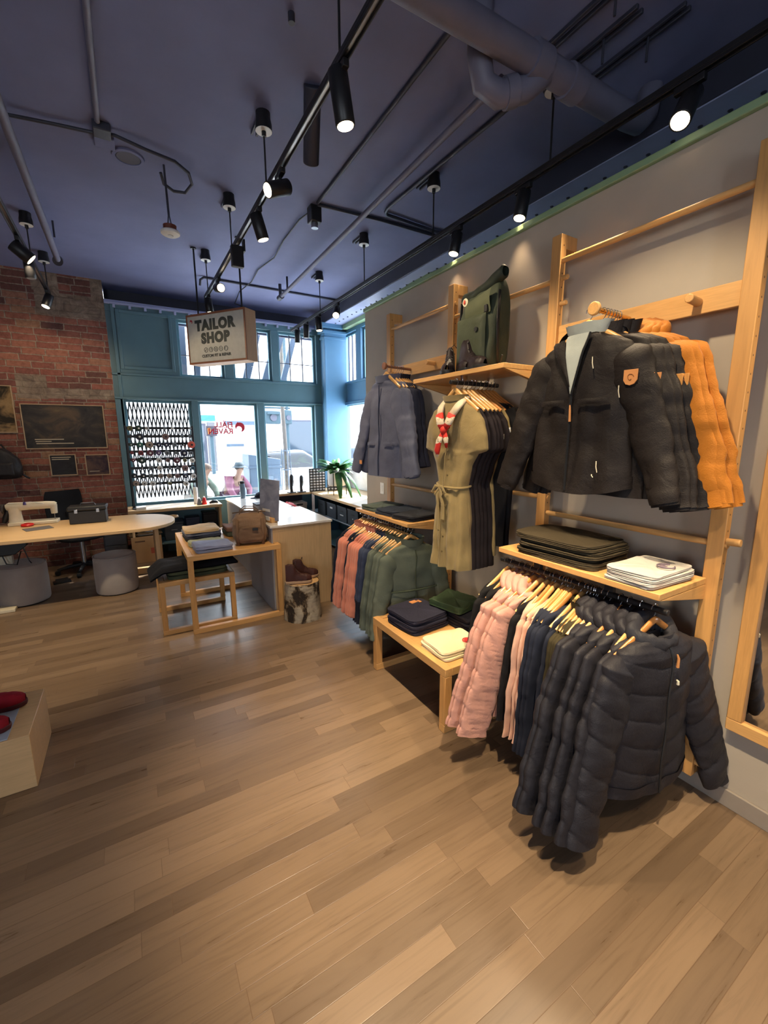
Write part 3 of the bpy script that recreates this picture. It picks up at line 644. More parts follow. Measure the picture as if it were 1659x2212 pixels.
shoe('dark red shoe nearest the camera on the blue grey mat', -.765, 2.55, .292, -PI/2, M_REDKN, M_DKRED, group='red shoes on the low block')
# stump with boots
def stump_fn(u, v):
    a = 2*PI*u; r = .165*(1.06 - .14*v + .05*abs(v-.35)) * (1 + .05*noise.noise((math.cos(a)*1.6, math.sin(a)*1.6, v*1.5))) + .006*noise.noise((math.cos(a)*9, math.sin(a)*9, v*7)); return (r*math.cos(a), r*math.sin(a), v*.36)
def bark():
    t = NT('birch bark'); v = t.coord('Object', (4, 4, 3)); n = t.noise(v, 1.6, 7, .65, .5); n2 = t.noise(t.coord('Object', (5, 5, 30)), 2, 4)
    c = t.ramp(n, [(.43, srgb(50, 38, 28)), (.47, srgb(112, 92, 66)), (.52, srgb(190, 176, 152)), (.75, srgb(218, 206, 184))]); c = t.mix(.35, c, t.ramp(n2, [(.35, srgb(80, 66, 48)), (.6, srgb(220, 210, 190))]), 'MULTIPLY')
    t.l(c, t.b.inputs['Base Color']); t.set(rough=.9); t.bump(n, 1., .02); return t.m
t = thing('birch_stump', 'peeling birch log stump standing on the floor beside the counter', 'stump', (1.27, 3.66, 0), 0)
t.location = (1.285, 3.68, 0)
MB().grid(stump_fn, 64, 30, True).build('bark', bark(), t, 0, 180)
MB().lathe([(0, .355), (.150, .356), (.158, .35)], 40).build('cut_top', wood('cut log', srgb(200, 160, 110), 'x'), t)
M_BRLEA = fabric('dark brown leather', srgb(64, 36, 32), .5, .2, 90, 0, .2); M_SOLEW = plain('tan rubber sole', srgb(170, 140, 110), .6); M_NVY = fabric('navy nubuck', srgb(36, 36, 50), .8)
shoe('dark brown ankle boot on the left of the birch stump', 1.235, 3.62, .362, -PI/2-.3, M_BRLEA, M_SOLEW, .235, .075, 'boots on the birch stump', 'boot', 'boot', True)
shoe('dark brown ankle boot on the right of the birch stump', 1.345, 3.735, .362, -PI/2-.2, M_BRLEA, M_SOLEW, .235, .08, 'boots on the birch stump', 'boot', 'boot', True)
M_BKBT = fabric('black oiled leather', srgb(40, 30, 31), .45, .2, 90, 0, .2)
shoe('black lace up boot standing alone at the left end of the top shelf', 1.88, 2.31, 2.079, 2.36, M_BKBT, M_BLKPL, .27, .095, 'boots on the top shelf', 'boot', 'boot', True)
shoe('black lace up boot on the top shelf leaning against the backpack', 1.865, 2.06, 2.079, 2.95, M_BKBT, M_BLKPL, .27, .10, 'boots on the top shelf', 'boot', 'boot', True)
shoe('black boot of the pair before the backpack, half hidden behind', 1.90, 2.185, 2.079, 2.6, M_BKBT, M_BLKPL, .27, .10, 'boots on the top shelf', 'boot', 'boot', True)
# ------------------------------------------------------------------ hangers and garments
PROTO = {}
def hanger(label, x, y, z, rz, dark=False, group=None, trouser=False):
    key = ('hanger', dark)
    if key not in PROTO:
        t = thing('clothes_hanger', label, 'hanger', (x, y, z), rz)
        hk = [(0, 0, -.058), (0, 0, -.034), (.010, 0, -.022), (.0185, 0, -.006), (.0165, 0, .010), (.009, 0, .0175), (0, 0, .0195), (-.009, 0, .0175), (-.0165, 0, .010), (-.0185, 0, -.002)]
        MB().tube(hk, .0019, 8).build('hook', M_CHROME, t)
        pts = []
        for k in range(25):
            q = -1 + 2*k/24; pts.append((.195*q, -.012*(1-q*q)+.006, -.056 - .118*abs(q)**1.2 + .010*math.exp(-(q*5)**2)))
        MB().tube(pts, [.0155 - .004*abs(-1+2*k/24) for k in range(25)], 12, True, .62, (0, 0, 1)).build('shoulder_bar', M_HANG2 if dark else M_HANG, t, 0, 70)
        MB().cyl((0, -.006, -.052), (0, -.006, -.047), .004, n=10).build('hook_socket', M_CHROME, t)
        PROTO[key] = t
    else:
        t = copy_tree(PROTO[key]); t.location = (x, y, z); t.rotation_euler = (0, 0, rz)
    for k in ('group',):
        if k in t: del t[k]
    return tag(t, label, 'hanger', group)
def sgn(q, n): return math.copysign(abs(q) ** (2. / n), q)
class G:
    """one hanging garment; x width, -y front, z up, origin where the hook meets the rail"""
    def __init__(s, L=.75, sw=.205, cw=.22, hw=.23, d=.03, dh=.032, sl=.55, so=.10, sf=0., r0=.075, r1=.052, flat=.42, quilt=None, folds=(7, .004), wr=.006,
                 mat=None, mat2=None, split=None, tab=None, sleeves=True, seed=0, nu=60, nv=64, hemz=0., tw=0.):
        s.__dict__.update(locals())
        s.tab = tab or [(.101, .080, .045), (.110, .098, .046), (.129, .155, .045), (.154, sw-.012, max(.026, d*.8)), (.185, sw+.008, d*.95), (.34, cw, d), (.55, (cw+hw)/2, d*1.02), (L, hw, dh)]
    def prof(s, q): return interp(s.tab, q)
    def q_of(s, v): return lerp(s.tab[0][0], s.L, v ** 1.12)
    def body(s, u, v):
        q = s.q_of(v); a, d = s.prof(q); th = 2*PI*u
        x = a*sgn(math.cos(th), 2.4); y = d*sgn(math.sin(th), 2.1)
        ramp = smooth((q-.25)/(s.L-.25))
        k, am = s.folds
        n3 = noise.noise((x*7+s.seed*3.1, y*3+s.seed, q*5)); n4 = noise.noise((x*16, s.seed*1.7+(1 if y > 0 else 0), q*11))
        o = s.wr*(n3*1.6 + n4) * min(1, (q-s.tab[0][0])/.05)
        o += am*ramp*math.sin(k*x/a*1.7 + s.seed + 1.5*n3)
        if s.quilt:
            p, kk, amp = s.quilt; b = abs(math.sin(PI*(q + kk*abs(x) + .012*n3)/p)) ** .3
            o += amp*(b-.8)*min(1, (q-.13)/.06)
        nx, ny = math.cos(th)*.5, math.sin(th)
        zz = -q + s.hemz*ramp*ramp*(x/a)**2 + .006*n3*ramp
        tw = s.tw*ramp
        x2 = x + nx*o; y2 = y + ny*o
        return (x2*math.cos(tw)-y2*math.sin(tw), x2*math.sin(tw)+y2*math.cos(tw), zz)
    def front(s, x, q, off=.004):
        a, d = s.prof(q); k = max(0, 1-abs(x/a)**2.4)**(1/2.2)
        return (x, -d*k - s.wr*1.3 - (s.quilt[2]*.5 if s.quilt else 0) - s.folds[1]*.6 - off, -q)
    def scen(s, sd, v):
        p0 = V(sd*(s.sw-.045), .0, -.18); p1 = V(sd*(s.sw+s.so*.45), s.sf*.25, -.18-s.sl*.45); p2 = V(sd*(s.sw+s.so), s.sf, -.18-s.sl)
        c = p0*(1-v)**2 + p1*2*v*(1-v) + p2*v*v; t = ((p1-p0)*(1-v) + (p2-p1)*v).normalized()
        return c, t
    def sleeve(s, sd):
        def fn(u, v):
            c, t = s.scen(sd, v); th = 2*PI*u; nr = V(t.z, 0, -t.x).normalized()*(-1)
            r = lerp(s.r0, s.r1, v)*min(1, (v/.09+.15))**.5
            n3 = noise.noise((c.x*9+math.cos(th)*.7+s.seed, math.sin(th)*.8, c.z*9)); o = s.wr*1.5*n3 + s.wr*noise.noise((th*.9, s.seed, c.z*26))*.8
            if s.quilt:
                p, kk, amp = s.quilt; L = s.sl*1.05
                o += amp*(abs(math.sin(PI*(v*L + kk*s.r0*math.cos(th)*sd + .01*n3)/p))**.3-.8)*min(1, v/.08)
            p_ = c + nr*(r+o)*sgn(math.cos(th), 2.2) + V(0, 1, 0)*(r*s.flat+o)*sgn(math.sin(th), 2.2)
            return tuple(p_)
        return fn
    def build(s, name, label, loc, rz, group=None, cat='jacket', hood=None, collar=None, zipm=None, cuff=None, extra=None, hem=None):
        t = thing(name, label, cat, loc, rz, group); m = s.mat
        b = MB().grid(s.body, s.nu, s.nv, True)
        if s.mat2:
            nb = s.nu; b.mi = [1 if s.q_of((i // nb + .5)/s.nv) > s.split else 0 for i in range(len(b.f))]
            b.build('body', [m, s.mat2], t, 0, 180)
        else: b.build('body', m, t, 0, 180)
        if s.sleeves:
            for sd in (-1, 1):
                g = MB().grid(s.sleeve(sd), 30, s.nv if s.quilt else 44, True)
                if s.mat2: g.mi = [1 if (i // 30) > 44*.72 else 0 for i in range(len(g.f))]
                o = g.build('sleeve', [m, s.mat2] if s.mat2 else m, t, 0, 180)
                if cuff:
                    c0, t0 = s.scen(sd, .9); c1, t1 = s.scen(sd, 1.)
                    MB().tube([c0, c0*.6+c1*.4, c1, c1+t1*.012], [s.r1*1.02, s.r1*.94, s.r1*.9, s.r1*.88], 20, False, s.flat*1.1, (1, 0, 0)).build('cuff', cuff, o, 0, 60)
        if collar:
            cm, ch, tilt = collar
            def cf(u, v):
                th = 2*PI*u; f = (1-math.sin(th))/2
                return ((.086+.012*v)*math.cos(th), (.048+.008*v)*math.sin(th)-.004, -.104 + ch*v*(1-.5*f*tilt) - .02*f*tilt*(1-v) + .004*noise.noise((math.cos(th)*3, v*3, s.seed)))
            MB().grid(cf, 32, 6, True).grid(lambda u, v: tuple(V(*cf(u, 1-v))*1.0 + V(-.007*math.cos(2*PI*u), -.006*math.sin(2*PI*u), 0)), 32, 6, True).build('collar', cm, t, 0, 180)
        if hood:
            hm, hr = hood
            def hf(u, v):
                th = 2*PI*u; ph = 2*PI*v; n3 = noise.noise((math.cos(th)*2.2, math.sin(th)*2.2+s.seed, math.cos(ph)*1.2)); r = hr*(1 + .28*math.sin(th) + .35*n3)
                R_ = .083
                return ((R_ + r*math.cos(ph)*.8)*math.cos(th)*1.05, (.05 + r*.75*math.cos(ph))*math.sin(th) + .012, -.108 + .03*math.sin(th) + r*.95*math.sin(ph) + .006*noise.noise((math.cos(th)*5, math.sin(th)*5, ph)))
            MB().grid(hf, 44, 18, True, True).build('hood', hm, t, 0, 180)
        if zipm:
            MB().tube([s.front(.0+.004*math.sin(k), lerp(.14, s.L-.01, k/14), .0) for k in range(15)], .0045, 6).build('zipper', zipm, t)
        if hem:
            def hf2(u, v):
                p_ = V(*s.body(u, .93+.07*v)); return (p_.x*1.02, p_.y*1.06, p_.z)
            MB().grid(hf2, 50, 3, True).build('hem_band', hem, t, 0, 180)
        if extra: extra(s, t)
        return t
def place(key, maker, label, loc, rz, group=None):
    if key not in PROTO:
        PROTO[key] = maker(label, loc, rz); t = PROTO[key]
    else:
        t = copy_tree(PROTO[key]); t.location = loc; t.rotation_euler = (0, 0, rz)
    t['label'] = label
    if group: t['group'] = group
    return t
F_BLK = fabric('black cotton', srgb(24, 23, 25), .85); F_NAVY = fabric('slate navy cotton', srgb(36, 40, 54), .85); F_OLIVE = fabric('dark olive cotton', srgb(60, 54, 37), .85)
F_LPINK = fabric('pale pink cotton', srgb(212, 168, 146), .85); F_PINK = fabric('pink ripstop', srgb(196, 146, 132), .55, .06, 320, .1, .3, 22)
F_PUFF = fabric('black ripstop', srgb(41, 40, 46), .5, .08, 320, .1, .3, 22); F_PUFF2 = fabric('charcoal ripstop', srgb(48, 48, 54), .5, .08, 320, .1, .3, 22)
F_TERRA = fabric('terracotta fleece', srgb(200, 124, 102), .9, .08, 200, .3); F_DNAVY = fabric('dark navy fleece', srgb(34, 36, 48), .9); F_SLATE = fabric('slate blue cloth', srgb(58, 66, 88), .8)
F_GREEN = fabric('sage green cloth', srgb(94, 102, 90), .75, .1, 240, .1, .35, 13); F_GRB = fabric('grey blue cloth', srgb(98, 102, 122), .75, .1, 240, .1, .35, 13)
F_JBLK = fabric('black waxed cloth', srgb(34, 29, 28), .6, .12, 240, .1, .35, 13); F_ORNG = fabric('ochre waxed cloth', srgb(182, 112, 34), .65, .12, 240, .1, .35, 13); F_LINING = fabric('pale grey lining', srgb(176, 182, 176), .7)
F_KHAKI = fabric('khaki olive cloth', srgb(142, 124, 84), .85, .07, 260, .15, .25, 16); F_DDRESS = fabric('black brown cloth', srgb(38, 32, 35), .85, .1, 220, .15, .25, 14)
ORD = ['first', 'second', 'third', 'fourth', 'fifth', 'sixth', 'seventh', 'eighth', 'ninth', 'tenth']
def zpull(col=M_LEATH, x=.0, q=.2, L=.05, name='zip_pull'):
    def f(s, t):
        p_ = V(*s.front(x, q, .008)); MB().tube([p_, p_+V(.004, -.004, -L*.3), p_+V(.006, -.003, -L)], [.003, .005, .006], 8).build(name, col, t)
    return f
def both(*fs):
    def f(s, t):
        for g in fs: g(s, t)
    return f
def pocket(x0, x1, q0, q1, mat, name='pocket_flap', off=.006):
    def f(s, t):
        def pf(u, v): return s.front(lerp(x0, x1, u), lerp(q0, q1, v), off + .004*math.sin(PI*v)*math.sin(PI*u))
        MB().grid(pf, 10, 5).build(name, mat, t, 0, 180)
    return f
# --- near lower rail
YE = [1.64, 1.598, 1.537, 1.501, 1.46, 1.414, 1.373, 1.338, 1.319, 1.281, 1.261, 1.247, 1.236, 1.216, 1.175, 1.144, 1.127, 1.111, 1.099, 1.091, 1.06, 1.033, .983, .944, .892, .845]
XE, ZE = 1.785, .993
def spread(a, n, lo, hi): return lo + (hi-lo)*(a/(n-1))
mk = {}
mk['bs'] = lambda l, p, r: G(L=.74, d=.02, dh=.022, sl=.56, so=.05, r0=.07, flat=.3, mat=F_BLK, seed=1).build('shirt', l, p, r, cat='shirt')
mk['pk'] = lambda l, p, r: G(L=.76, hw=.27, cw=.24, d=.022, dh=.026, sl=.63, so=.21, sf=-.02, r0=.105, r1=.095, flat=.22, quilt=(.09, 1.0, .012), mat=F_PINK, seed=2, nv=150).build('quilted_jacket', l, p, r, hood=(F_PINK, .034), zipm=fabric('pink zip tape', srgb(180, 110, 96)))
mk['lp'] = lambda l, p, r: G(L=.82, d=.014, dh=.016, sl=.62, so=.04, r0=.07, flat=.22, mat=F_LPINK, seed=3).build('shirt', l, p, r, cat='shirt')
mk['nv'] = lambda l, p, r: G(L=.86, d=.016, dh=.018, sl=.66, so=.03, r0=.075, flat=.26, mat=F_NAVY, seed=4).build('shirt', l, p, r, cat='shirt')
mk['ol'] = lambda l, p, r: G(L=.90, d=.016, dh=.018, sl=.60, so=.03, r0=.08, flat=.28, mat=F_OLIVE, seed=5).build('jacket', l, p, r, cat='jacket', collar=(F_OLIVE, .05, .5))
mk['bp'] = lambda l, p, r: G(L=.84, hw=.27, cw=.245, d=.03, dh=.04, sl=.70, so=.22, sf=-.05, r0=.11, r1=.10, flat=.27, quilt=(.125, .9, .010), mat=F_PUFF, seed=6, nv=150).build('puffer_jacket', l, p, r, hood=(F_PUFF, .04))
mk['fp'] = lambda l, p, r: G(L=.80, sw=.215, hw=.245, cw=.24, d=.07, dh=.075, sl=.70, so=.20, sf=-.08, r0=.11, r1=.075, flat=.50, quilt=(.12, .3, .012), mat=F_PUFF, seed=8, nu=90, nv=160, hemz=.02).build(
    'puffer_jacket', l, p, r, hood=(F_PUFF2, .046), zipm=M_BLKPL, hem=F_PUFF,
    extra=both(zpull(M_LEATH, .02, .165, .055), zpull(M_CREAM, .02, .27, .02)))
SE = [('bs', 2, 'black shirt'), ('pk', 4, 'pink quilted jacket'), ('bs', 1, 'black shirt'), ('lp', 3, 'pale pink top'), ('nv', 5, 'slate navy shirt'), ('ol', 5, 'dark olive jacket'), ('bp', 5, 'black hooded puffer jacket')]
k = 0; nb = 0
for key, n, desc in SE:
    for j in range(n):
        y = YE[k]; rz = rnd.uniform(-.05, .05) + (-.06 if key in ('bp', 'pk') else 0)
        w_ = ('between the pink jackets and pale pink tops' if key == 'bs' and n == 1 else 'at the far left end')
        lab = f'{ORD[j]} {desc} from the left on the near lower rail' if not (key == 'bs' and n == 1) else 'single black shirt between pink quilted jackets and pale pink tops, near lower rail'
        place(key, mk[key], lab, (XE + rnd.uniform(-.008, .008), y, ZE), rz, desc + 's on the near lower rail' if n > 1 else None)
        hl = f'wooden hanger under the {ORD[j]} {desc} on the near lower rail' if n > 1 else 'wooden hanger of the single black shirt beside the pink quilted jackets'
        hanger(hl, XE, y, ZE, rz, k % 3 == 1, 'hangers on the near lower rail'); k += 1
place('fp', mk['fp'], 'front black hooded puffer jacket facing the room, nearest the camera on lower rail', (XE+.015, .835, ZE), -.16)
hanger('shiny wooden hanger of the front black puffer jacket, nearest the camera', XE+.005, YE[-1], ZE, -.16, True, 'hangers on the near lower rail')
# --- far lower rail
YD = [3.33, 3.30, 3.268, 3.244, 3.21, 3.18, 3.15, 3.115, 3.075, 3.035, 2.995, 2.955, 2.92, 2.885, 2.85, 2.81, 2.775, 2.735, 2.69, 2.65, 2.615, 2.565]
XD_, ZD = 1.75, 1.0
mk['dn'] = lambda l, p, r: G(L=.80, d=.02, dh=.02, sl=.60, so=.06, r0=.075, flat=.3, mat=F_DNAVY, seed=11, nu=48, nv=50).build('sweater', l, p, r, cat='sweater')
mk['te'] = lambda l, p, r: G(L=.72, d=.022, dh=.022, hw=.21, sl=.58, so=.09, sf=-.03, r0=.08, r1=.045, flat=.4, mat=F_TERRA, seed=12, nu=48, nv=50).build('sweater', l, p, r, cat='sweater', collar=(F_TERRA, .055, .5), cuff=F_TERRA)
mk['sl'] = lambda l, p, r: G(L=.86, d=.02, dh=.02, sl=.62, so=.05, r0=.075, flat=.3, mat=F_SLATE, mat2=F_DNAVY, split=.52, seed=13, nu=48, nv=50).build('jacket', l, p, r, collar=(F_SLATE, .05, .5))
mk['gr'] = lambda l, p, r: G(L=.78, d=.02, dh=.022, sl=.62, so=.08, r0=.08, flat=.34, mat=F_GREEN, seed=14, nu=48, nv=50).build('jacket', l, p, r, collar=(F_GREEN, .055, .5))
mk['gf'] = lambda l, p, r: G(L=.74, d=.055, dh=.06, hw=.235, sl=.60, so=.12, sf=-.06, r0=.085, r1=.05, flat=.55, mat=F_GREEN, seed=15, wr=.009).build(
    'jacket', l, p, r, collar=(F_GREEN, .065, .8), zipm=fabric('green zip tape', srgb(70, 78, 62)), cuff=F_GREEN,
    extra=both(pocket(-.2, .2, .44, .455, fabric('green seam', srgb(78, 86, 68)), 'waist_seam', .004)))
SD = [('dn', 1, 'dark navy sweater'), ('te', 4, 'terracotta sweater'), ('dn', 3, 'dark navy sweater'), ('te', 4, 'terracotta sweater'), ('sl', 4, 'slate and black jacket'), ('gr', 5, 'sage green jacket')]
k = 0; cnt = {}
for key, n, desc in SD:
    for j in range(n):
        i = cnt.get(desc, 0); cnt[desc] = i+1; y = YD[k]; rz = rnd.uniform(-.06, .06)
        place(key, mk[key], f'{ORD[i]} {desc} from the left on the far lower rail', (XD_ + rnd.uniform(-.008, .008), y, ZD), rz, desc + 's on the far lower rail')
        hanger(f'wooden hanger under the {ORD[i]} {desc} on the far lower rail', XD_, y, ZD, rz, False, 'hangers on the far lower rail'); k += 1
place('gf', mk['gf'], 'front sage green jacket with stand collar facing the camera on the far lower rail', (XD_+.01, 2.555, ZD), -.12)
hanger('wooden hanger of the front sage green jacket on the far lower rail', XD_, YD[-1], ZD, -.12, False, 'hangers on the far lower rail')
# --- grey blue jackets on the far arm
RA = -PI/2
mk['ga'] = lambda l, p, r: G(L=.89, sw=.19, hw=.235, cw=.205, d=.045, dh=.06, sl=.68, so=.19, sf=-.04, r0=.085, r1=.06, flat=.5, mat=F_GRB, seed=21, wr=.010).build(
    'jacket', l, p, r, collar=(F_GRB, .06, .8), zipm=F_SLATE, cuff=F_GRB, extra=both(pocket(-.17, -.06, .60, .63, F_GRB), pocket(.06, .17, .60, .63, F_GRB)))
mk['gb'] = lambda l, p, r: G(L=.86, hw=.245, cw=.23, d=.028, dh=.034, sl=.62, so=.12, sf=0, r0=.08, r1=.055, flat=.5, mat=fabric('dark blue cloth', srgb(40, 44, 62), .8), seed=22, wr=.008, nu=48, nv=50).build('jacket', l, p, r, collar=(F_DNAVY, .055, .6))
AX = [1.875, 1.915, 1.945, 1.97, 1.99, 2.01, 2.03]
for j, x in enumerate(AX):
    key = 'ga' if j < 3 else 'gb'; d_ = 'grey blue jacket' if j < 3 else 'dark navy jacket'; i = j if j < 3 else j-3
    place(key, mk[key], f'{ORD[i]} {d_} from the front on the far hanging arm', (x, 3.10 + (.04 if j == 0 else 0), 2.238), RA + (.12 if j == 0 else rnd.uniform(-.06, .06)), d_ + 's on the far arm')
    hanger(f'wooden hanger of the {ORD[i]} {d_} on the far hanging arm', x, 3.10, 2.238, RA, False, 'hangers on the far arm')
t = [o for o in C.objects if o.get('label', '').startswith('first grey blue jacket')][0]
g_ = bx('cloth_badge', M_LEATH, -.30, -.265, -.055, -.05, -.80, -.765, t, .001)
# --- black and ochre jackets on the near arm
def shield(sd, v, mat=M_LEATH):
    def f(s, t):
        c, tt = s.scen(sd, v); y = c.y - lerp(s.r0, s.r1, v)*s.flat - .012
        poly = [(-.028, .03), (.028, .03), (.028, -.012), (.018, -.028), (0, -.034), (-.018, -.028), (-.028, -.012)]
        M_ = Matrix.Translation((c.x+.012*sd, y, c.z)) @ Matrix(((1,0,0,0),(0,0,1,0),(0,1,0,0),(0,0,0,1)))
        b = MB().prism(poly, -.002, .003, M_).build('leather_patch', mat, t, .001)
        MB().tube([(c.x+.012*sd + .014*math.cos(a)*(1-.1*a), y-.0035, c.z+.012*math.sin(a)) for a in [k*.5 for k in range(12)]], .0016, 6).build('patch_emblem', plain('dark tan', srgb(150, 92, 48), .6), b)
    return f
def cord(x, q, L, mat=M_CREAM):
    def f(s, t):
        p_ = V(*s.front(x, q, .008)); MB().tube([p_, p_+V(.003, -.004, -L*.5), p_+V(.008, -.002, -L)], .0022, 6).build('zip_cord', mat, t)
    return f
def open_front(s, t):
    # V of pale lining with the black lapels folded back
    def vf(u, v):
        q = lerp(.10, .36, v); wv = .055*(1-v)+.004; return s.front(-.012 + lerp(-wv, wv, u), q, .010)
    MB().grid(vf, 8, 14).build('lining', F_LINING, t, 0, 180)
    def lap(u, v):
        q = lerp(.115, .33, v); x = -.012 - .055*(1-v) - .004; return s.front(x - .075*(1-v)*u, q, .014 + .006*math.sin(PI*u))
    MB().grid(lap, 6, 12).build('lapel', s.mat, t, 0, 180)
    MB().tube([s.front(-.012+.055*(1-k/10)+.004, lerp(.10, .36, k/10), .012) for k in range(11)], .005, 6).build('zipper', M_BLKPL, t)
    MB().tube([s.front(-.012, lerp(.36, .80, k/10), .004) for k in range(11)], .006, 6).build('zipper', M_BLKPL, t)
    def col(u, v):
        th = 2*PI*u; f = (1-math.sin(th))/2; return ((.088+.02*v)*math.cos(th), (.052+.02*v)*math.sin(th), -.100+.062*v*(1-.3*f)+.01*noise.noise((math.cos(th)*3, math.sin(th)*3, v)))
    MB().grid(col, 36, 6, True).build('inner_collar', F_LINING, t, 0, 180)
    def hd(u, v):
        th = PI*(.0+u); return ((.10+.045*math.sin(PI*v))*math.cos(th)*1.15, .02+(.06+.05*math.sin(PI*v))*math.sin(th), -.06-.11*v+.01*noise.noise((u*5, v*4, 2)))
    MB().grid(hd, 24, 10).build('hood', s.mat, t, 0, 180)
    for x0, x1 in ((-.175, -.045), (.02, .16)):
        pocket(x0, x1, .385, .41, s.mat)(s, t)
mk['cf'] = lambda l, p, r: G(L=.82, sw=.21, hw=.245, cw=.235, d=.065, dh=.07, sl=.64, so=.19, sf=-.03, r0=.095, r1=.06, flat=.55, mat=F_JBLK, seed=31, wr=.011, nu=80, nv=80, hemz=.04).build(
    'jacket', l, p, r, cuff=F_JBLK, hem=F_JBLK, extra=both(open_front, zpull(M_LEATH, -.012, .41, .075), cord(.075, .21, .05), cord(.13, .66, .05), cord(.115, .72, .012), shield(1, .22), cord(.19, .34, .05)))
mk['cb'] = lambda l, p, r: G(L=.82, sw=.21, hw=.24, cw=.23, d=.028, dh=.034, sl=.66, so=.17, sf=0, r0=.09, r1=.06, flat=.36, mat=F_JBLK, seed=32, wr=.010).build('jacket', l, p, r, collar=(F_JBLK, .06, .6), cuff=F_JBLK, extra=both(shield(1, .24), cord(.20, .36, .05)))
mk['co'] = lambda l, p, r: G(L=.80, sw=.215, hw=.24, cw=.23, d=.028, dh=.034, sl=.64, so=.20, sf=0, r0=.09, r1=.055, flat=.36, mat=F_ORNG, seed=33, wr=.010).build('jacket', l, p, r, hood=(F_ORNG, .036), cuff=F_ORNG, extra=both(shield(1, .26, fabric('ochre leather', srgb(212, 150, 80), .55))))
CX = [(1.855, 'cf'), (1.905, 'cb'), (1.93, 'cb'), (1.955, 'cb'), (1.98, 'co'), (2.0, 'co'), (2.02, 'co')]
cc = {}
for j, (x, key) in enumerate(CX):
    if key == 'cf': lab = 'front black hooded jacket hanging open over a pale lining on the near arm'; gl = None; hl = 'wooden hanger of the open black jacket on the near hanging arm'
    else:
        d_ = 'black jacket behind the open one' if key == 'cb' else 'ochre jacket'; i = cc.get(key, 0); cc[key] = i+1
        lab = f'{ORD[i]} {d_} on the near hanging arm'; gl = d_ + 's'; hl = f'wooden hanger of the {ORD[i]} {d_} on the near arm'
    place(key, mk[key], lab, (x, 1.255 + (.03 if j == 0 else -.018*j), 2.238), RA + (.08 if j == 0 else -.03*(j % 3)), gl)
    hanger(hl, x, 1.255 + (.03 if j == 0 else 0), 2.238, RA + (.08 if j == 0 else 0), False, 'hangers on the near arm')
# --- dresses under the top shelf
DT = [(.112, .085, .042), (.135, .125, .045), (.17, .19, .045), (.24, .235, .05), (.32, .262, .05), (.40, .268, .04), (.425, .19, .05), (.50, .15, .055), (.62, .118, .06), (.70, .135, .07), (.85, .15, .08), (1.14, .168, .095)]
def buttons(s, t):
    for k in range(9):
        q = .27 + k*.095; p_ = V(*s.front(.028, q, .002)); MB().cyl(p_, p_+V(0, -.003, 0), .006, n=12).build('button', plain('horn button', srgb(96, 80, 50), .4), t)
    MB().tube([s.front(-.005, lerp(.22, 1.12, k/20), .001) for k in range(21)], .003, 6).build('placket', s.mat, t)
    a, d = s.prof(.62)
    MB().tube([(1.04*a*sgn(math.cos(2*PI*k/40), 2.4), 1.06*(d+.012)*sgn(math.sin(2*PI*k/40), 2.1), -.62-.012*math.cos(2*PI*k/40+1)) for k in range(41)], .008, 8).build('belt', s.mat, t)
    f0 = V(*s.front(-.02, .63, .014))
    for sd, L in ((-1, .27), (1, .20)): MB().tube([f0, f0+V(sd*.018, -.01, -.05), f0+V(sd*.022+.012, -.002, -L*.6), f0+V(sd*.02+.014, -.004, -L)], [.008, .012, .013, .014], 8, True, .3, (1, 0, 0)).build('belt_tail', s.mat, t)
    for sd in (-1, 1): MB().tube([f0, f0+V(sd*.03, -.012, .004), f0+V(sd*.055, -.01, -.03), f0+V(sd*.035, -.012, -.05), f0+V(0, -.006, -.004)], [.007, .011, .012, .010, .007], 8, True, .4).build('belt_bow', s.mat, t)
mk['kd'] = lambda l, p, r: G(L=1.14, d=.05, tab=DT, folds=(8, .013), wr=.010, mat=F_KHAKI, sleeves=False, seed=41, nu=110, nv=110).build('dress', l, p, r, cat='dress', collar=(F_KHAKI, .03, .5), extra=buttons)
DT2 = [(q, a, d*.6) for q, a, d in DT]
mk['dd'] = lambda l, p, r: G(L=1.14, d=.05, tab=DT2, folds=(7, .010), wr=.008, mat=F_DDRESS, sleeves=False, seed=42, nu=70, nv=70).build('dress', l, p, r, cat='dress')
mk['kb'] = lambda l, p, r: G(L=1.08, d=.05, tab=[(q*1.08/1.14, a, d) for q, a, d in DT2], folds=(7, .010), wr=.008, mat=F_KHAKI, sleeves=False, seed=43, nu=70, nv=70).build('dress', l, p, r, cat='dress', extra=lambda s, t: bx('white_label', M_WHITE, .215, .24, -.045, -.04, -.34, -.31, t, .001))
mk['kt'] = lambda l, p, r: G(L=1.02, d=.03, dh=.03, hw=.20, sl=.24, so=.06, r0=.085, r1=.08, flat=.3, mat=F_BLK, seed=44, nu=48, nv=50).build('dress', l, p, r, cat='dress', extra=lambda s, t: bx('white_label', M_WHITE, .235, .258, -.05, -.045, -.30, -.272, t, .001))
DB = [(1.735, 'kd'), (1.785, 'dd'), (1.82, 'dd'), (1.855, 'dd'), (1.885, 'dd'), (1.92, 'dd'), (1.955, 'kb'), (1.99, 'kt'), (2.02, 'kt'), (2.05, 'kt')]
cc = {}
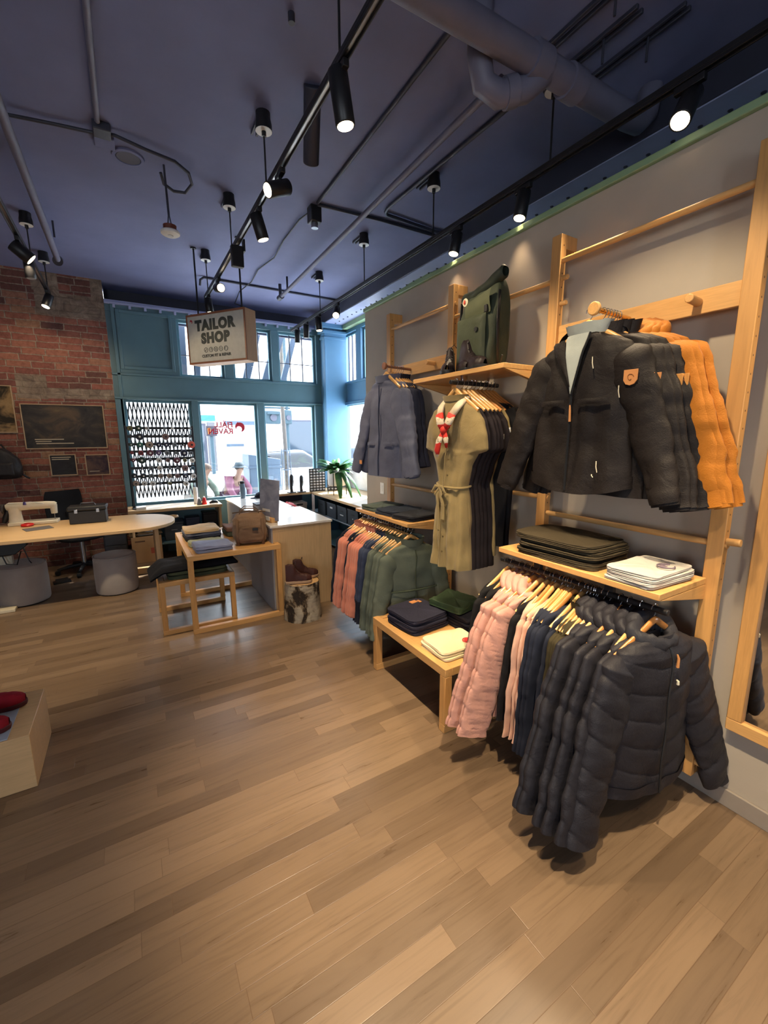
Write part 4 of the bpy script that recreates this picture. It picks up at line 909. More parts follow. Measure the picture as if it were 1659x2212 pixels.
for j, (x, key) in enumerate(DB):
    i = cc.get(key, 0); cc[key] = i+1; y = 2.06 + .01*(x-1.69)/.4
    lab = {'kd': 'khaki belted shirt dress hanging at the front under the top shelf', 'dd': f'{ORD[i]} black brown dress behind the khaki dress under the top shelf', 'kb': 'khaki dress squeezed among the dark dresses, white label on its sleeve', 'kt': f'{ORD[i]} black tee dress with white label at the wall end'}[key]
    gl = {'dd': 'dark dresses under the top shelf', 'kt': 'black tee dresses at the wall end'}.get(key)
    place(key, mk[key], lab, (x, y, 2.008), RA + (.06 if j == 0 else rnd.uniform(-.08, .08)), gl)
    hl = {'kd': 'wooden hanger of the khaki belted dress under the top shelf', 'dd': f'wooden hanger of the {ORD[i]} black brown dress', 'kb': 'wooden hanger of the khaki dress among the dark dresses', 'kt': f'wooden hanger of the {ORD[i]} black tee dress'}[key]
    hanger(hl, x, y, 2.008, RA, j > 4, 'hangers under the top shelf')
# scarf knotted round the neck of the front dress
def scarf_mat():
    t = NT('red white scarf'); v = t.coord(); s_ = t.n('SeparateXYZ'); t.l(v, s_.inputs[0])
    z = t.math('ADD', t.math('MULTIPLY', s_.outputs[2], 1.0), t.math('MULTIPLY', t.noise(v, 14, 2), .06))
    band = t.math('GREATER_THAN', t.math('FRACT', t.math('MULTIPLY', z, 9.0)), .36)
    flower = t.math('GREATER_THAN', t.noise(v, 70, 3), .60)
    wht = t.mix(flower, srgb(222, 208, 182), srgb(150, 140, 110)); t.l(t.mix(band, wht, srgb(206, 46, 34)), t.b.inputs['Base Color']); t.set(rough=.7); return t.m
SM = scarf_mat()
SM2 = fabric('ivory printed scarf', srgb(214, 200, 172), .8, .25, 60)
t = thing('neck_scarf', 'red and ivory printed scarf knotted around the neck of the khaki dress', 'scarf', (1.735, 2.06, 2.008), RA+.06)
for sd in (-1, 1):
    MB().tube([(sd*.06, .045, -.09), (sd*.082, .0, -.10), (sd*.075, -.05, -.145), (sd*.052, -.082, -.20)], [.022, .026, .028, .027], 14, True, .5, (1, 0, 0)).build('neck_band', SM2, t, 0, 180)
    MB().tube([(sd*.056, -.08, -.19), (sd*.038, -.088, -.235), (sd*.012, -.092, -.275)], [.03, .031, .022], 14, True, .5, (1, 0, 0)).build('red_fold', SM, t, 0, 180)
MB().ball((0, -.095, -.285), (.026, .018, .024), 16, 10).build('knot', SM, t)
MB().tube([(-.008, -.092, -.295), (-.038, -.096, -.35), (-.055, -.095, -.41), (-.056, -.09, -.45)], [.014, .024, .026, .006], 12, True, .4, (1, 0, 0)).build('scarf_tail', SM, t, 0, 180)
MB().tube([(.008, -.092, -.295), (.024, -.096, -.34), (.028, -.094, -.39)], [.014, .022, .008], 12, True, .4, (1, 0, 0)).build('scarf_tail', SM, t, 0, 180)
# ------------------------------------------------------------------ folded clothes
def folded(name, label, cat, x, y, z, w_, d_, h, mat, rz=0, seed=0, group=None, bumpy=.006, extra=None, tilt=0, lay=2, n=8):
    """one folded garment: w_ along local x (folded edge toward -y)"""
    sd = seed*3.7
    c0 = lambda a: math.cos(a)+2*math.sin(a)
    def fn(u, v):
        th = 2*PI*u; ph = -PI/2 + PI*v
        k = abs(math.cos(ph))**(.14) if abs(math.cos(ph)) > 1e-6 else 0
        zz = math.copysign(abs(math.sin(ph))**.75, math.sin(ph))
        side = 1 - (.035*abs(math.cos(lay*ph*1.2+PI/2*lay)) - .02*noise.noise((ph*2.2+sd, c0(th)*1.5, sd)))*k
        c_, s_ = sgn(math.cos(th), n), sgn(math.sin(th), n)
        px_, py_ = w_/2*c_*k*side, d_/2*s_*k*side
        n1 = noise.noise((px_*9+sd, py_*9, sd)); n2 = noise.noise((px_*24+sd, py_*24, sd+5))
        edge = (1 + .05*noise.noise((c_*1.6, s_*1.6, sd)) + .012*noise.noise((c_*7, s_*7, sd+zz)))
        top = max(0, math.sin(ph))
        return (px_*edge, py_*edge, h/2 + zz*h/2*(1+.12*n1*(1 if zz < 0 else 0)) + top*bumpy*(n1*1.6+n2*.9))
    t = thing(name, label, cat, (x, y, z), rz, group, 0, tilt)
    MB().grid(fn, 72, 26, True).build('cloth_body', mat, t, 0, 180)
    if extra: extra(t, w_, d_, h)
    return t
def pile(name, cat, desc, where, x, y, z, w_, d_, h, mats, n, rz=0, group=None, jit=.012, extra=None, slide=(0, 0), lay=2, bumpy=.006):
    for i in range(n):
        pos = 'topmost' if i == n-1 else ('lowest' if i == 0 else ORD[i] + ' from below')
        lab = f'{desc} {where}, {pos}' if n > 1 else f'{desc} {where}'
        folded(name, lab, cat, x + rnd.uniform(-jit, jit) + slide[0]*i, y + rnd.uniform(-jit, jit) + slide[1]*i, z, w_, d_, h*1.02, mats[i % len(mats)], rz + rnd.uniform(-.06, .06), rnd.random()*50, group, bumpy*1.3 if i == n-1 else .003, extra if i == n-1 else None, 0, lay)
        z += h
    return z
F_CREAM = fabric('cream jersey', srgb(228, 212, 172), .9, .05, 240, .2, .2, 12); F_GTEE = fabric('light grey jersey', srgb(196, 190, 182), .9, .05, 240, .2, .2, 12)
F_OLTR = fabric('dark olive twill', srgb(62, 54, 40), .85, .1, 200, .1, .3, 14); F_JEAN = fabric('dark navy twill', srgb(46, 46, 62), .8, .08, 200, .1, .3, 14)
F_DGRN = fabric('forest green nylon', srgb(56, 72, 50), .55, .1, 200, .1, .35, 16)
def emblem(x, y, r, col):
    def f(t, w_, d_, h):
        m = plain('print ' + str(col), srgb(*col), .8)
        b = MB()
        b.tube([(x + r*math.cos(k*PI/10), y + r*math.sin(k*PI/10), h+.006) for k in range(18)], r*.10, 6).build('print_ring', m, t)
        pts = [(x + r*.62*math.cos(a)*(1-.06*k), y + r*.62*math.sin(a)*(1-.06*k)) for k, a in enumerate([q*.42 for q in range(11)])]
        MB().tube([(px_, py_, h+.006) for px_, py_ in pts], [r*.08 + r*.26*math.sin(PI*k/10) for k in range(11)], 8, True, .25, (1, 0, 0)).build('print_emblem', m, t)
    return f
z = pile('trousers', 'trousers', 'dark olive folded trousers', 'on the shelf above the near rail', 1.90, 1.31, 1.084, .34, .46, .0155, [F_OLTR], 7, 0, 'olive trousers on the shelf', .012, None, (.0, .006))
pile('folded_shirt', 't-shirt', 'pale grey folded tee', 'at the shelf end above the lower rail', 1.885, .925, 1.084, .34, .22, .0135, [F_GTEE], 4, 0, 'grey tees on the shelf', .008, emblem(.02, -.055, .032, (110, 96, 110)))
F_DSH = [fabric('grey green cotton', srgb(88, 98, 90), .85, .1, 200, .1, .3, 14), fabric('dark blue grey cotton', srgb(50, 56, 68), .85, .1, 200, .1, .3, 14), fabric('charcoal cotton', srgb(42, 44, 50), .85, .1, 200, .1, .3, 14)]
for k, (yy, ds) in enumerate(((3.20, 'grey green folded shirt'), (2.95, 'blue grey folded shirt'), (2.69, 'charcoal folded shirt'))):
    pile('folded_shirt', 'shirt', ds, 'on the far shelf', 1.885, yy, 1.054, .34, .25, .02, [F_DSH[k]], 2, .12, ds + 's on the far shelf', .01)
def jean_tag(t, w_, d_, h):
    bx('leather_tag', M_LEATH, .03, .085, .08, .12, h+.001, h+.006, t, .001); bx('leather_tag', M_LEATH, .09, .11, .065, .105, h+.001, h+.006, t, .001)
pile('folded_jeans', 'jeans', 'dark navy folded jeans', 'at the front corner of the low bench', 1.62, 2.29, .397, .33, .33, .021, [F_JEAN], 5, .08, 'jeans on the front of the bench', .012, jean_tag, (0, .0))
pile('folded_shirt', 't-shirt', 'cream folded tee', 'at the near end of the low bench', 1.605, 1.895, .397, .32, .26, .017, [F_CREAM], 3, 0, 'cream tees on the bench', .008, emblem(.07, -.06, .03, (206, 40, 44)))
z = pile('folded_jeans', 'jeans', 'black folded jeans', 'against the rack at the back of the low bench', 1.905, 2.14, .397, .22, .36, .021, [fabric('black denim', srgb(38, 37, 46), .85)], 5, 0, 'black jeans at the back of the bench', .008)
folded('folded_jacket', 'forest green folded nylon jacket lying on the black jeans of the bench', 'jacket', 1.89, 2.20, z, .28, .30, .055, F_DGRN, .2, 3, None, .02)
# ------------------------------------------------------------------ nesting table stacks
zt = .695
C1 = [fabric('dark olive shirt', srgb(52, 54, 50), .85), fabric('charcoal blue shirt', srgb(70, 74, 88), .85), fabric('slate blue shirt', srgb(112, 116, 132), .85), fabric('tan shirt', srgb(206, 172, 124), .85)]
z = zt
for i, (m, ds) in enumerate(zip(C1, ('dark olive folded shirt lowest in the back left pile', 'charcoal blue folded shirt in the back left pile', 'slate blue folded shirt in the back left pile', 'tan folded shirt on top of the back left pile'))):
    folded('folded_shirt', ds, 'shirt', .545, 4.50, z, .33, .36, .028, m, rnd.uniform(-.1, .1), i+4.2, None, .012); z += .027
z = zt
for i, (c_, ds) in enumerate((((130, 138, 164), 'grey blue folded shirt lowest in the front pile'), ((150, 158, 188), 'light blue folded shirt on top of the front pile'))):
    folded('folded_shirt', ds, 'shirt', .565, 3.965, z, .32, .26, .032, fabric('blue shirt %d' % i, srgb(*c_), .85, .1, 200, .1, .3, 14), .04, i+8.3, None, .012); z += .031
folded('folded_shirt', 'pale green folded shirt between the two piles on the taller table', 'shirt', .545, 4.185, zt, .32, .17, .045, fabric('pale green shirt', srgb(168, 168, 130), .85), .05, 12.1, None, .012)
z = zt
for i, (c_, ds) in enumerate((((84, 88, 70), 'sage folded shirt under the brown one behind the bag'), ((128, 92, 72), 'dusty brown folded shirt behind the brown bag'))):
    folded('folded_shirt', ds, 'shirt', .90, 4.50, z, .28, .30, .05, fabric('shirt %s' % ds[:5], srgb(*c_), .85), .0, i+14.3, None, .012); z += .048
z = .47
for i, (c_, ds) in enumerate((((72, 78, 58), 'olive folded trousers lowest on the smaller table'), ((86, 92, 66), 'lighter olive folded trousers in the middle of the smaller table'))):
    folded('trousers', ds, 'trousers', .43, 4.10, z, .50, .34, .038, fabric('olive twill %d' % i, srgb(*c_), .85), .0, i+18.3, None, .008); z += .037
def blk(u, v):
    x = -.36 + .72*u; y = -.19 + .38*v; e = min(u, 1-u, v, 1-v)
    return (x, y, .012 + .045*min(1, e*7)**.6*(1+.5*noise.noise((x*7, y*7, 2))) - (.05*max(0, (.14-u)/.14)))
def blk2(u, v): p_ = blk(u, v); return (p_[0], p_[1], p_[2]*.1 - (.05*max(0, (.14-u)/.14)))
o = MB().grid(blk, 44, 26).grid(blk2, 44, 26).build('black_shirt', fabric('soft black cotton', srgb(22, 22, 27), .9, .1, 200, .1, .3, 14), None, 0, 180); o.location = (.405, 4.10, z+.002); o.rotation_euler.z = .03
tag(o, 'soft black shirt draped over the trousers on the smaller table', 'shirt')
# brown bag on the table
F_BAG = fabric('brown canvas', srgb(146, 116, 90), .85, .14, 160, .1, .35, 13); F_BAGD = fabric('darker brown canvas', srgb(118, 92, 72), .85, .14, 160)
t = thing('duffel_bag', 'brown canvas bag with top handles on the taller nesting table', 'bag', (.925, 4.06, .697), -.22)
def bag(w_, d_, h, seed, n1=5., squash=.0, top=.8):
    def fn(u, v):
        th = 2*PI*u; ph = -PI/2 + PI*v; k = abs(math.cos(ph))**.32 if abs(math.cos(ph)) > 1e-6 else 0
        zz = math.copysign(abs(math.sin(ph))**.8, math.sin(ph)); tt = (zz+1)/2
        x = w_/2*sgn(math.cos(th), n1)*k*lerp(1., top, tt); y = d_/2*sgn(math.sin(th), n1)*k*lerp(1., top, tt)
        q = noise.noise((x*10+seed, y*10, zz*2.2+seed)); q2 = noise.noise((x*24, y*24+seed, zz*6))
        return (x*(1+.10*q)+.012*q2, y*(1+.10*q)+.010*q2, h*tt + .012*q*(tt > .5))
    return fn
MB().grid(bag(.34, .26, .29, 3.), 64, 36, True).build('bag_body', F_BAG, t, 0, 180)
MB().grid(bag(.25, .06, .15, 5.), 40, 20, True, False, T(0, -.135, .03)).build('front_pocket', F_BAGD, t, 0, 180)
MB().grid(bag(.10, .05, .13, 6.), 30, 18, True, False, T(.165, 0, .03, 0, 0, PI/2)).build('side_pocket', F_BAGD, t, 0, 180)
for yy in (-.05, .05): MB().tube([(-.09, yy, .26), (-.085, yy*1.2, .30), (-.04, yy*1.3, .335), (.04, yy*1.3, .33), (.085, yy*1.2, .295), (.09, yy, .26)], [.012]*6, 8, True, .35, (0, 1, 0)).build('handle', F_BAGD, t, 0, 180)
for sx in (-1, 1): MB().tube([(sx*.11, -.138, .0), (sx*.115, -.15, .12), (sx*.11, -.118, .24)], [.014]*3, 8, True, .3, (1, 0, 0)).build('strap', F_BAGD, t, 0, 180)
MB().tube([(-.15, -.02, .288), (0, -.02, .30), (.15, -.02, .286)], .006, 6).build('zipper', plain('dark brass', srgb(90, 70, 50), .5), t)
bx('buckle', M_BLKPL, .02, .07, -.172, -.165, .14, .165, t, .002)
# roll top backpack on the top shelf
F_PACK = fabric('dark green waxed canvas', srgb(66, 72, 56), .6, .14, 150, .1, .35, 9)
t = thing('backpack', 'dark green roll top backpack standing on the top shelf', 'backpack', (1.985, 2.115, 2.078), RA)
def pack(u, v):
    th = 2*PI*u; ph = -PI/2 + PI*v; k = abs(math.cos(ph))**.25 if abs(math.cos(ph)) > 1e-6 else 0
    zz = math.copysign(abs(math.sin(ph))**.85, math.sin(ph)); tt = (zz+1)/2
    x = .165*sgn(math.cos(th), 5)*k*(1+.10*(tt-.3)); y = .095*sgn(math.sin(th), 4.5)*k*lerp(1.05, .55, tt**2)
    q = noise.noise((x*9, y*9+4, zz*2.4))
    return (x*(1+.05*q), y*(1+.1*q)-.006*q+.01*tt, .50*tt + (.05*x/.165*tt*tt) + .006*q)
MB().grid(pack, 64, 44, True).build('pack_body', F_PACK, t, 0, 180)
def roll(u, v):
    th = 2*PI*u; x = -.165+.35*v; q = noise.noise((v*6, math.cos(th), math.sin(th)))
    r = .034*(1+.25*q)*(1 if 0 < v < 1 else .7); return (x, r*math.cos(th)*1.1-.01, .475 + .12*max(0, v-.35)**1.1 + r*math.sin(th)*1.15)
MB().grid(roll, 20, 30, True).build('rolled_top', fabric('black green canvas', srgb(46, 52, 44), .55), t, 0, 180)
def fpk(u, v):
    x = lerp(-.125, .125, u); zz = lerp(.06, .33, v); e = min(1, min(u, 1-u, v, 1-v)*8)**.5
    return (x, -.096-.022*e+.004*noise.noise((u*4, v*4, 8)), zz)
MB().grid(fpk, 26, 22).build('front_pocket', F_PACK, t, 0, 180)
def flap(u, v):
    x = lerp(-.06, .15, u); zz = lerp(.43, .30, v); return (x, -.085-.012*math.sin(PI*min(1, v*1.2)), zz + .03*(x/.15))
MB().grid(flap, 16, 10).build('upper_flap', fabric('faded green canvas', srgb(84, 88, 66), .65), t, 0, 180)
MB().lathe([(0, -.004), (.022, -.004), (.024, 0), (0, .004)], 20, T(-.07, -.088, .43, PI/2)).build('round_badge', M_CREAM, t); MB().ball((-.07, -.094, .43), (.010, .003, .014), 10, 6).build('badge_emblem', plain('badge red', srgb(190, 60, 40)), t)
for x in (-.16, .17): MB().tube([(x, -.03, .03), (x*1.03, -.045, .25), (x, -.035, .45)], [.012]*3, 8, True, .3, (0, 1, 0)).build('side_strap', M_BLKPL, t, 0, 180)
MB().cyl((.075, -.12, .24), (.075, -.128, .24), .014, n=18).build('snap', M_BLKPL, t); bx('buckle', M_BLKPL, .11, .135, -.10, -.09, .33, .37, t, .002)
MB().tube([(.17, -.03, .02), (.21, -.05, .04), (.235, -.06, .075)], .005, 6).build('loose_strap', M_BLKPL, t)
# ------------------------------------------------------------------ tailor sign
def text_mesh(name, s, size, mat, parent, M, extrude=.002, offset=0., align='CENTER', space=1.0):
    cu = bpy.data.curves.new('txt', 'FONT'); cu.body = s; cu.size = size; cu.extrude = extrude; cu.offset = offset; cu.align_x = align; cu.align_y = 'CENTER'; cu.resolution_u = 4; cu.space_character = space
    o = bpy.data.objects.new('txt', cu); C.objects.link(o); dg = bpy.context.evaluated_depsgraph_get(); me = bpy.data.meshes.new_from_object(o.evaluated_get(dg))
    bpy.data.objects.remove(o); bpy.data.curves.remove(cu)
    me.name = name; me.materials.clear(); me.materials.append(mat); me.transform(M)
    r_ = bpy.data.objects.new(name, me); C.objects.link(r_); r_.parent = parent; return r_
ang = math.atan2(-.64, .465)
t = thing('hanging_sign', 'hanging TAILOR SHOP sign box with pale face and wooden sides', 'sign', (.905, 4.985, 2.465), ang)
sw_, sd_, sh_ = .80, .17, .51   # local x along face, face toward -y
M_SIGNW = wood('sign box wood', srgb(206, 168, 128), 'z', .5, .1); M_FACE = plain('pale sign face', srgb(206, 208, 198), .6); M_INK = plain('dark grey lettering', srgb(66, 74, 72), .6)
bx('box_body', M_SIGNW, -sw_/2, sw_/2, .012, sd_, 0, sh_, t, .002)
for a in ((-sw_/2, sw_/2, 0, .02), (-sw_/2, sw_/2, sh_-.02, sh_)): bx('frame_edge', M_WALN, a[0], a[1], 0, .012, a[2], a[3], t, .001)
for a in ((-sw_/2, -sw_/2+.016), (sw_/2-.016, sw_/2)): bx('frame_edge', M_WALN, a[0], a[1], 0, .012, .02, sh_-.02, t, .001)
bx('sign_face', M_FACE, -sw_/2+.016, sw_/2-.016, .006, .012, .02, sh_-.02, t, 0)
RX = lambda x, z, y=.005: T(x, y, z, PI/2)
text_mesh('lettering', 'TAILOR', .138, M_INK, t, RX(-.01, .385), .0015, .0095, space=1.16); text_mesh('lettering', 'SHOP', .138, M_INK, t, RX(-.01, .252), .0015, .0095, space=1.16)
text_mesh('lettering', 'CUSTOM FIT & REPAIR', .040, M_INK, t, RX(-.01, .075), .001, .0014)
for k in range(5):
    x = -.148 + k*.069; ic = MB().tube([(x + .024*math.cos(a*PI/12), .004, .137 + .024*math.sin(a*PI/12)) for a in range(25)], .0022, 6).build('icon_ring', M_INK, t)
    sh2 = [[(-.012, -.014), (.012, .014)], [(.0, -.014), (.004, .014)], [(-.012, .014), (.012, -.014)], [(-.013, -.005), (.013, -.005)], [(-.012, -.012), (-.012, .012)]][k]
    sh3 = [[(-.010, .0), (-.012, -.014)], [(.004, .014), (.012, .006)], [(-.012, -.014), (.012, .014)], [(-.013, .006), (.013, .006)], [(-.012, .012), (.012, .012)]][k]
    for q in (sh2, sh3): MB().tube([(x+q[0][0], .004, .137+q[0][1]), (x+q[1][0], .004, .137+q[1][1])], .0018, 6).build('icon_mark', M_INK, ic)
M_RED = plain('emblem red', srgb(196, 40, 58), .6)
def fox(parent, M, s, mat, name='fox_emblem'):
    # curled crescent with a bushy tail end and two small ears
    pts = []; rs = []
    for k in range(19):
        a = -.35*PI + 1.45*PI*k/18; R_ = 1 - .18*k/18; pts.append((R_*math.cos(a)*s, R_*math.sin(a)*s, 0)); rs.append(s*(.10 + .42*math.sin(PI*min(1, k/18*1.05))**1.1))
    m = MB().tube(pts, rs, 10, True, .04, (1, 0, 0), M); m.cyl((s*.9, -s*.75, 0), (s*1.25, -s*.35, 0), s*.02, s*.16, 8, True, M) if 0 else None
    m.add([(-s*.75, s*.95, .0), (-s*.25, s*1.05, 0), (-s*.35, s*1.55, 0), (-s*.75, s*.95, .002), (-s*.25, s*1.05, .002), (-s*.35, s*1.55, .002)], [(0, 1, 2), (3, 5, 4), (0, 3, 4, 1), (1, 4, 5, 2), (2, 5, 3, 0)], M)
    m.build(name, mat, parent, 0, 60)
fox(t, RX(-.335, .435), .016, M_RED, 'corner_emblem')
for x in (-.30, .30):
    MB().cyl((x, .085, sh_), (x, .085, CE-2.465), .009, n=10).build('suspension_rod', M_BLACK, t); MB().cyl((x, .085, CE-2.465-.012), (x, .085, CE-2.465), .028, n=16).build('ceiling_plate', M_BLACK, t)
# ------------------------------------------------------------------ pictures and bag on the brick wall
def picmat(name, cs, sc):
    t = NT(name); v = t.coord('Object', (1, 1, 1.4)); n = t.noise(v, sc, 6, .6, .8); t.l(t.ramp(n, cs), t.b.inputs['Base Color']); t.set(rough=.75, spec=.2); return t.m
PM = [picmat('tan picture', [(.38, srgb(52, 46, 38)), (.52, srgb(150, 122, 86)), (.7, srgb(172, 146, 106))], 3.2), picmat('dark picture', [(.3, srgb(40, 42, 46)), (.5, srgb(66, 62, 60)), (.62, srgb(92, 78, 66)), (.75, srgb(110, 96, 74))], 3.4),
      picmat('charcoal picture', [(.3, srgb(44, 44, 48)), (.7, srgb(60, 60, 64))], 6), picmat('purple brown picture', [(.35, srgb(58, 48, 60)), (.55, srgb(96, 76, 70)), (.7, srgb(110, 90, 80))], 5)]
M_PFR = wood('thin oak frame', srgb(172, 142, 104), 'x'); M_TXT = plain('pale print', srgb(190, 176, 150), .6)
def picture(label, x0, x1, z0, z1, m, lines=()):
    t = thing('framed_picture', label, 'picture', (0, 0, 0)); y0 = 6.872; f = .012
    bx('print', m, x0+f, x1-f, y0+.01, 6.899, z0+f, z1-f, t, 0)
    for a in ((x0, x1, z0, z0+f), (x0, x1, z1-f, z1), (x0, x0+f, z0+f, z1-f), (x1-f, x1, z0+f, z1-f)): bx('frame_edge', M_PFR, a[0], a[1], y0, 6.899, a[2], a[3], t, .001)
    for xa, xb, zz, hh in lines: bx('text_line', M_TXT, xa, xb, y0+.008, y0+.0099, zz, zz+hh, t, 0)
picture('tan framed picture cut by the left photo edge, highest on the brick wall', -1.85, -1.145, 1.742, 2.305, PM[0])
picture('wide dark framed picture on the brick wall with three pale lines of text', -1.095, -.233, 1.54, 2.097, PM[1], ((-.995, -.70, 1.655, .011), (-.99, -.83, 1.630, .010), (-.985, -.60, 1.603, .011)))
picture('small charcoal framed notice below the wide picture, two text lines at top', -.882, -.60, 1.194, 1.467, PM[2], ((-.855, -.655, 1.425, .010), (-.855, -.675, 1.40, .010)))
picture('small purple brown framed notice nearest the window on the brick wall', -.506, -.24, 1.18, 1.458, PM[3], ((-.47, -.36, 1.232, .008),))
t = thing('backpack', 'black backpack hanging on the brick wall at the left photo edge', 'backpack', (-1.34, 6.76, 1.19), 0)
def bpk(u, v):
    th = 2*PI*u; ph = -PI/2 + PI*v; k = abs(math.cos(ph))**.4 if abs(math.cos(ph)) > 1e-6 else 0; zz = math.copysign(abs(math.sin(ph))**.9, math.sin(ph)); tt = (zz+1)/2
    wv = interp([(0, .24), (.25, .22), (.6, .19), (.85, .14), (1, .09)], tt)[0]; q = noise.noise((math.cos(th)*2, math.sin(th)*2+7, tt*5))
    return (wv*sgn(math.cos(th), 3)*k*(1+.06*q), .11*sgn(math.sin(th), 3)*k*(1+.1*q), .37*tt)
F_BPK = fabric('black nylon', srgb(38, 36, 38), .5, .15, 150, .1, .4, 12)
MB().grid(bpk, 44, 30, True).build('pack_body', F_BPK, t, 0, 180); MB().tube([(-.06, .04, .35), (-.03, .05, .41), (.03, .05, .41), (.06, .04, .35)], .010, 8).build('carry_loop', F_BPK, t)
MB().grid(lambda u, v: (lerp(-.14, .14, u), -.112-.025*min(1, min(u, 1-u, v, 1-v)*7)**.5, lerp(.04, .2, v)), 18, 14).build('front_pocket', F_BPK, t, 0, 180)
MB().cyl((0, .0, .41), (0, .139, .41), .007, n=8).build('wall_hook', M_STEEL, t)
MB().tube([(.2, -.02, .05), (.235, -.01, .015), (.26, 0, .0)], .012, 8).build('strap', F_BPK, t)
# ------------------------------------------------------------------ things at the windows
gl = thing('folding_grille', 'black folding security grille outside the left shop window', 'grille', (0, 7.10, 0))
NX = 16; X0, X1, Z0, Z1 = .02, .84, .80, 2.17
for k in range(NX):
    xa = X0 + (X1-X0)*k/NX; dx = (X1-X0)/NX
    m = MB(); n_ = 4; hz = (Z1-Z0)/n_
    for j in range(n_):
        za = Z0 + j*hz
        for (p, q, yy) in (((xa, za), (xa+dx, za+hz), 0), ((xa+dx, za), (xa, za+hz), .006)): m.tube([(p[0], yy, p[1]), (q[0], yy, q[1])], .0095, 6)
    m.build('lattice_bar', M_BLACK, gl)
for z in (Z1,): bx('top_rail', M_BLACK, X0-.02, X1+.02, -.01, .012, z, z+.02, gl, .001)
sp_ = thing('thread_rack', 'tall black thread rack with eight bars before the left window', 'rack', (0, 0, 0))
for x in (-.005, .80): bx('upright', M_BLACK, x-.013, x+.013, 6.615, 6.645, .727, 1.83, sp_, .002)
for z in (1.80, 1.69, 1.588, 1.49, 1.386, 1.27, 1.157, 1.05): bx('bar', M_BLACK, .008, .787, 6.62, 6.64, z-.018, z+.018, sp_, .002)
for x in (-.005, .80): bx('foot', M_BLACK, x-.02, x+.02, 6.50, 6.76, .726, .74, sp_, .002)
SPC = {'o': ((104, 100, 66), 'olive'), 'g': ((36, 56, 50), 'dark green'), 'l': ((170, 170, 170), 'light grey'), 's': ((110, 116, 122), 'grey'), 'w': ((206, 204, 200), 'white'), 'k': ((30, 32, 44), 'black'), 'm': ((120, 96, 96), 'mauve'), 'G': ((40, 92, 84), 'sea green'),
       'b': ((150, 134, 122), 'beige'), 'n': ((36, 38, 62), 'navy'), 'R': ((214, 96, 80), 'bright orange red'), 'r': ((122, 52, 58), 'red'), 'd': ((92, 52, 66), 'maroon'), 'p': ((84, 64, 104), 'purple'), 't': ((70, 100, 116), 'teal')}
SPL = [(.044,1.796,.035,'o'),(.145,1.796,.041,'g'),(.243,1.797,.025,'l'),(.456,1.797,.022,'s'),(.549,1.797,.02,'w'),(.671,1.798,.02,'s'),(.767,1.798,.018,'l'),(.145,1.686,.048,'k'),(.454,1.684,.045,'m'),(.662,1.683,.022,'s'),(.758,1.682,.02,'s'),(.038,1.583,.025,'g'),(.14,1.581,.037,'G'),(.25,1.579,.048,'b'),(.361,1.578,.037,'n'),(.453,1.576,.035,'n'),(.557,1.574,.031,'s'),(.669,1.572,.02,'k'),(.77,1.571,.05,'R'),(.038,1.476,.022,'r'),(.141,1.473,.033,'r'),(.25,1.47,.044,'d'),(.351,1.468,.035,'p'),(.454,1.465,.035,'s'),(.565,1.462,.022,'s'),(.666,1.459,.05,'n'),(.757,1.457,.025,'s'),(.044,1.378,.025,'d'),(.142,1.375,.048,'g'),(.241,1.372,.022,'s'),(.348,1.368,.037,'w'),(.457,1.364,.031,'m'),(.567,1.36,.044,'d'),(.669,1.356,.028,'o'),(.766,1.353,.035,'w'),(.137,1.272,.022,'k'),(.242,1.267,.035,'s'),(.349,1.262,.035,'w'),(.469,1.257,.022,'k'),(.57,1.252,.022,'s'),(.662,1.248,.045,'m'),(.764,1.244,.028,'t'),(.039,1.172,.035,'k'),(.143,1.166,.037,'k'),(.238,1.161,.031,'s'),(.351,1.155,.035,'b'),(.455,1.149,.035,'b'),(.555,1.144,.033,'m'),(.657,1.138,.035,'n'),(.766,1.132,.035,'w'),(.045,1.07,.04,'b'),(.144,1.063,.035,'w'),(.244,1.057,.037,'w'),(.341,1.051,.02,'k'),(.451,1.044,.025,'o'),(.657,1.031,.037,'w')]
PEGZ = (1.80, 1.69, 1.588, 1.49, 1.386, 1.27, 1.157, 1.05); rowc = {}
for x, z, r, c in SPL:
    ri = min(range(8), key=lambda i: abs(PEGZ[i]-z)); rowc.setdefault(ri, 0); rowc[ri] += 1; i = rowc[ri]
    col, nm = SPC[c]; size = 'large' if r > .04 else ('small' if r < .027 else 'medium')
    t = thing('thread_spool', f'{size} {nm} thread spool, {ORD[i-1]} from left in {ORD[ri]} row of the rack', 'thread spool', (x, 6.618, z), 0, 'thread spools on the rack')
    m_ = plain('thread ' + nm, srgb(*col), .8); L = .05 + r*.5
    MB().lathe([(0, .004), (r*.9, .004), (r, .008), (r*.86, L), (r*.3, L+.004), (0, L+.004)], 20, T(0, 0, 0, PI/2)).build('thread', m_, t)
    MB().lathe([(0, L+.004), (r*.28, L+.004), (r*.28, L+.012), (0, L+.012)], 12, T(0, 0, 0, PI/2)).build('core', M_WHITE if c in 'kngdGp' else M_BLKPL, t)
# lettering on the glass, read from the street
t = thing('window_lettering', 'red two line shop name and fox emblem on the middle window, seen mirrored', 'sign', (0, 6.962, 0))
MR = lambda x, z: Matrix.Translation((x, 0, z)) @ Matrix.Scale(-1, 4, (1, 0, 0)) @ Matrix.Rotation(PI/2, 4, 'X')
text_mesh('lettering', 'FJ\u00c4LL', .115, M_RED, t, MR(1.425, 1.855), .001, .003, 'LEFT'); text_mesh('lettering', 'R\u00c4VEN', .115, M_RED, t, MR(1.425, 1.755), .001, .003, 'LEFT')
fox(t, Matrix.Translation((1.52, 0, 1.81)) @ Matrix.Rotation(PI/2, 4, 'X'), .062, M_RED)
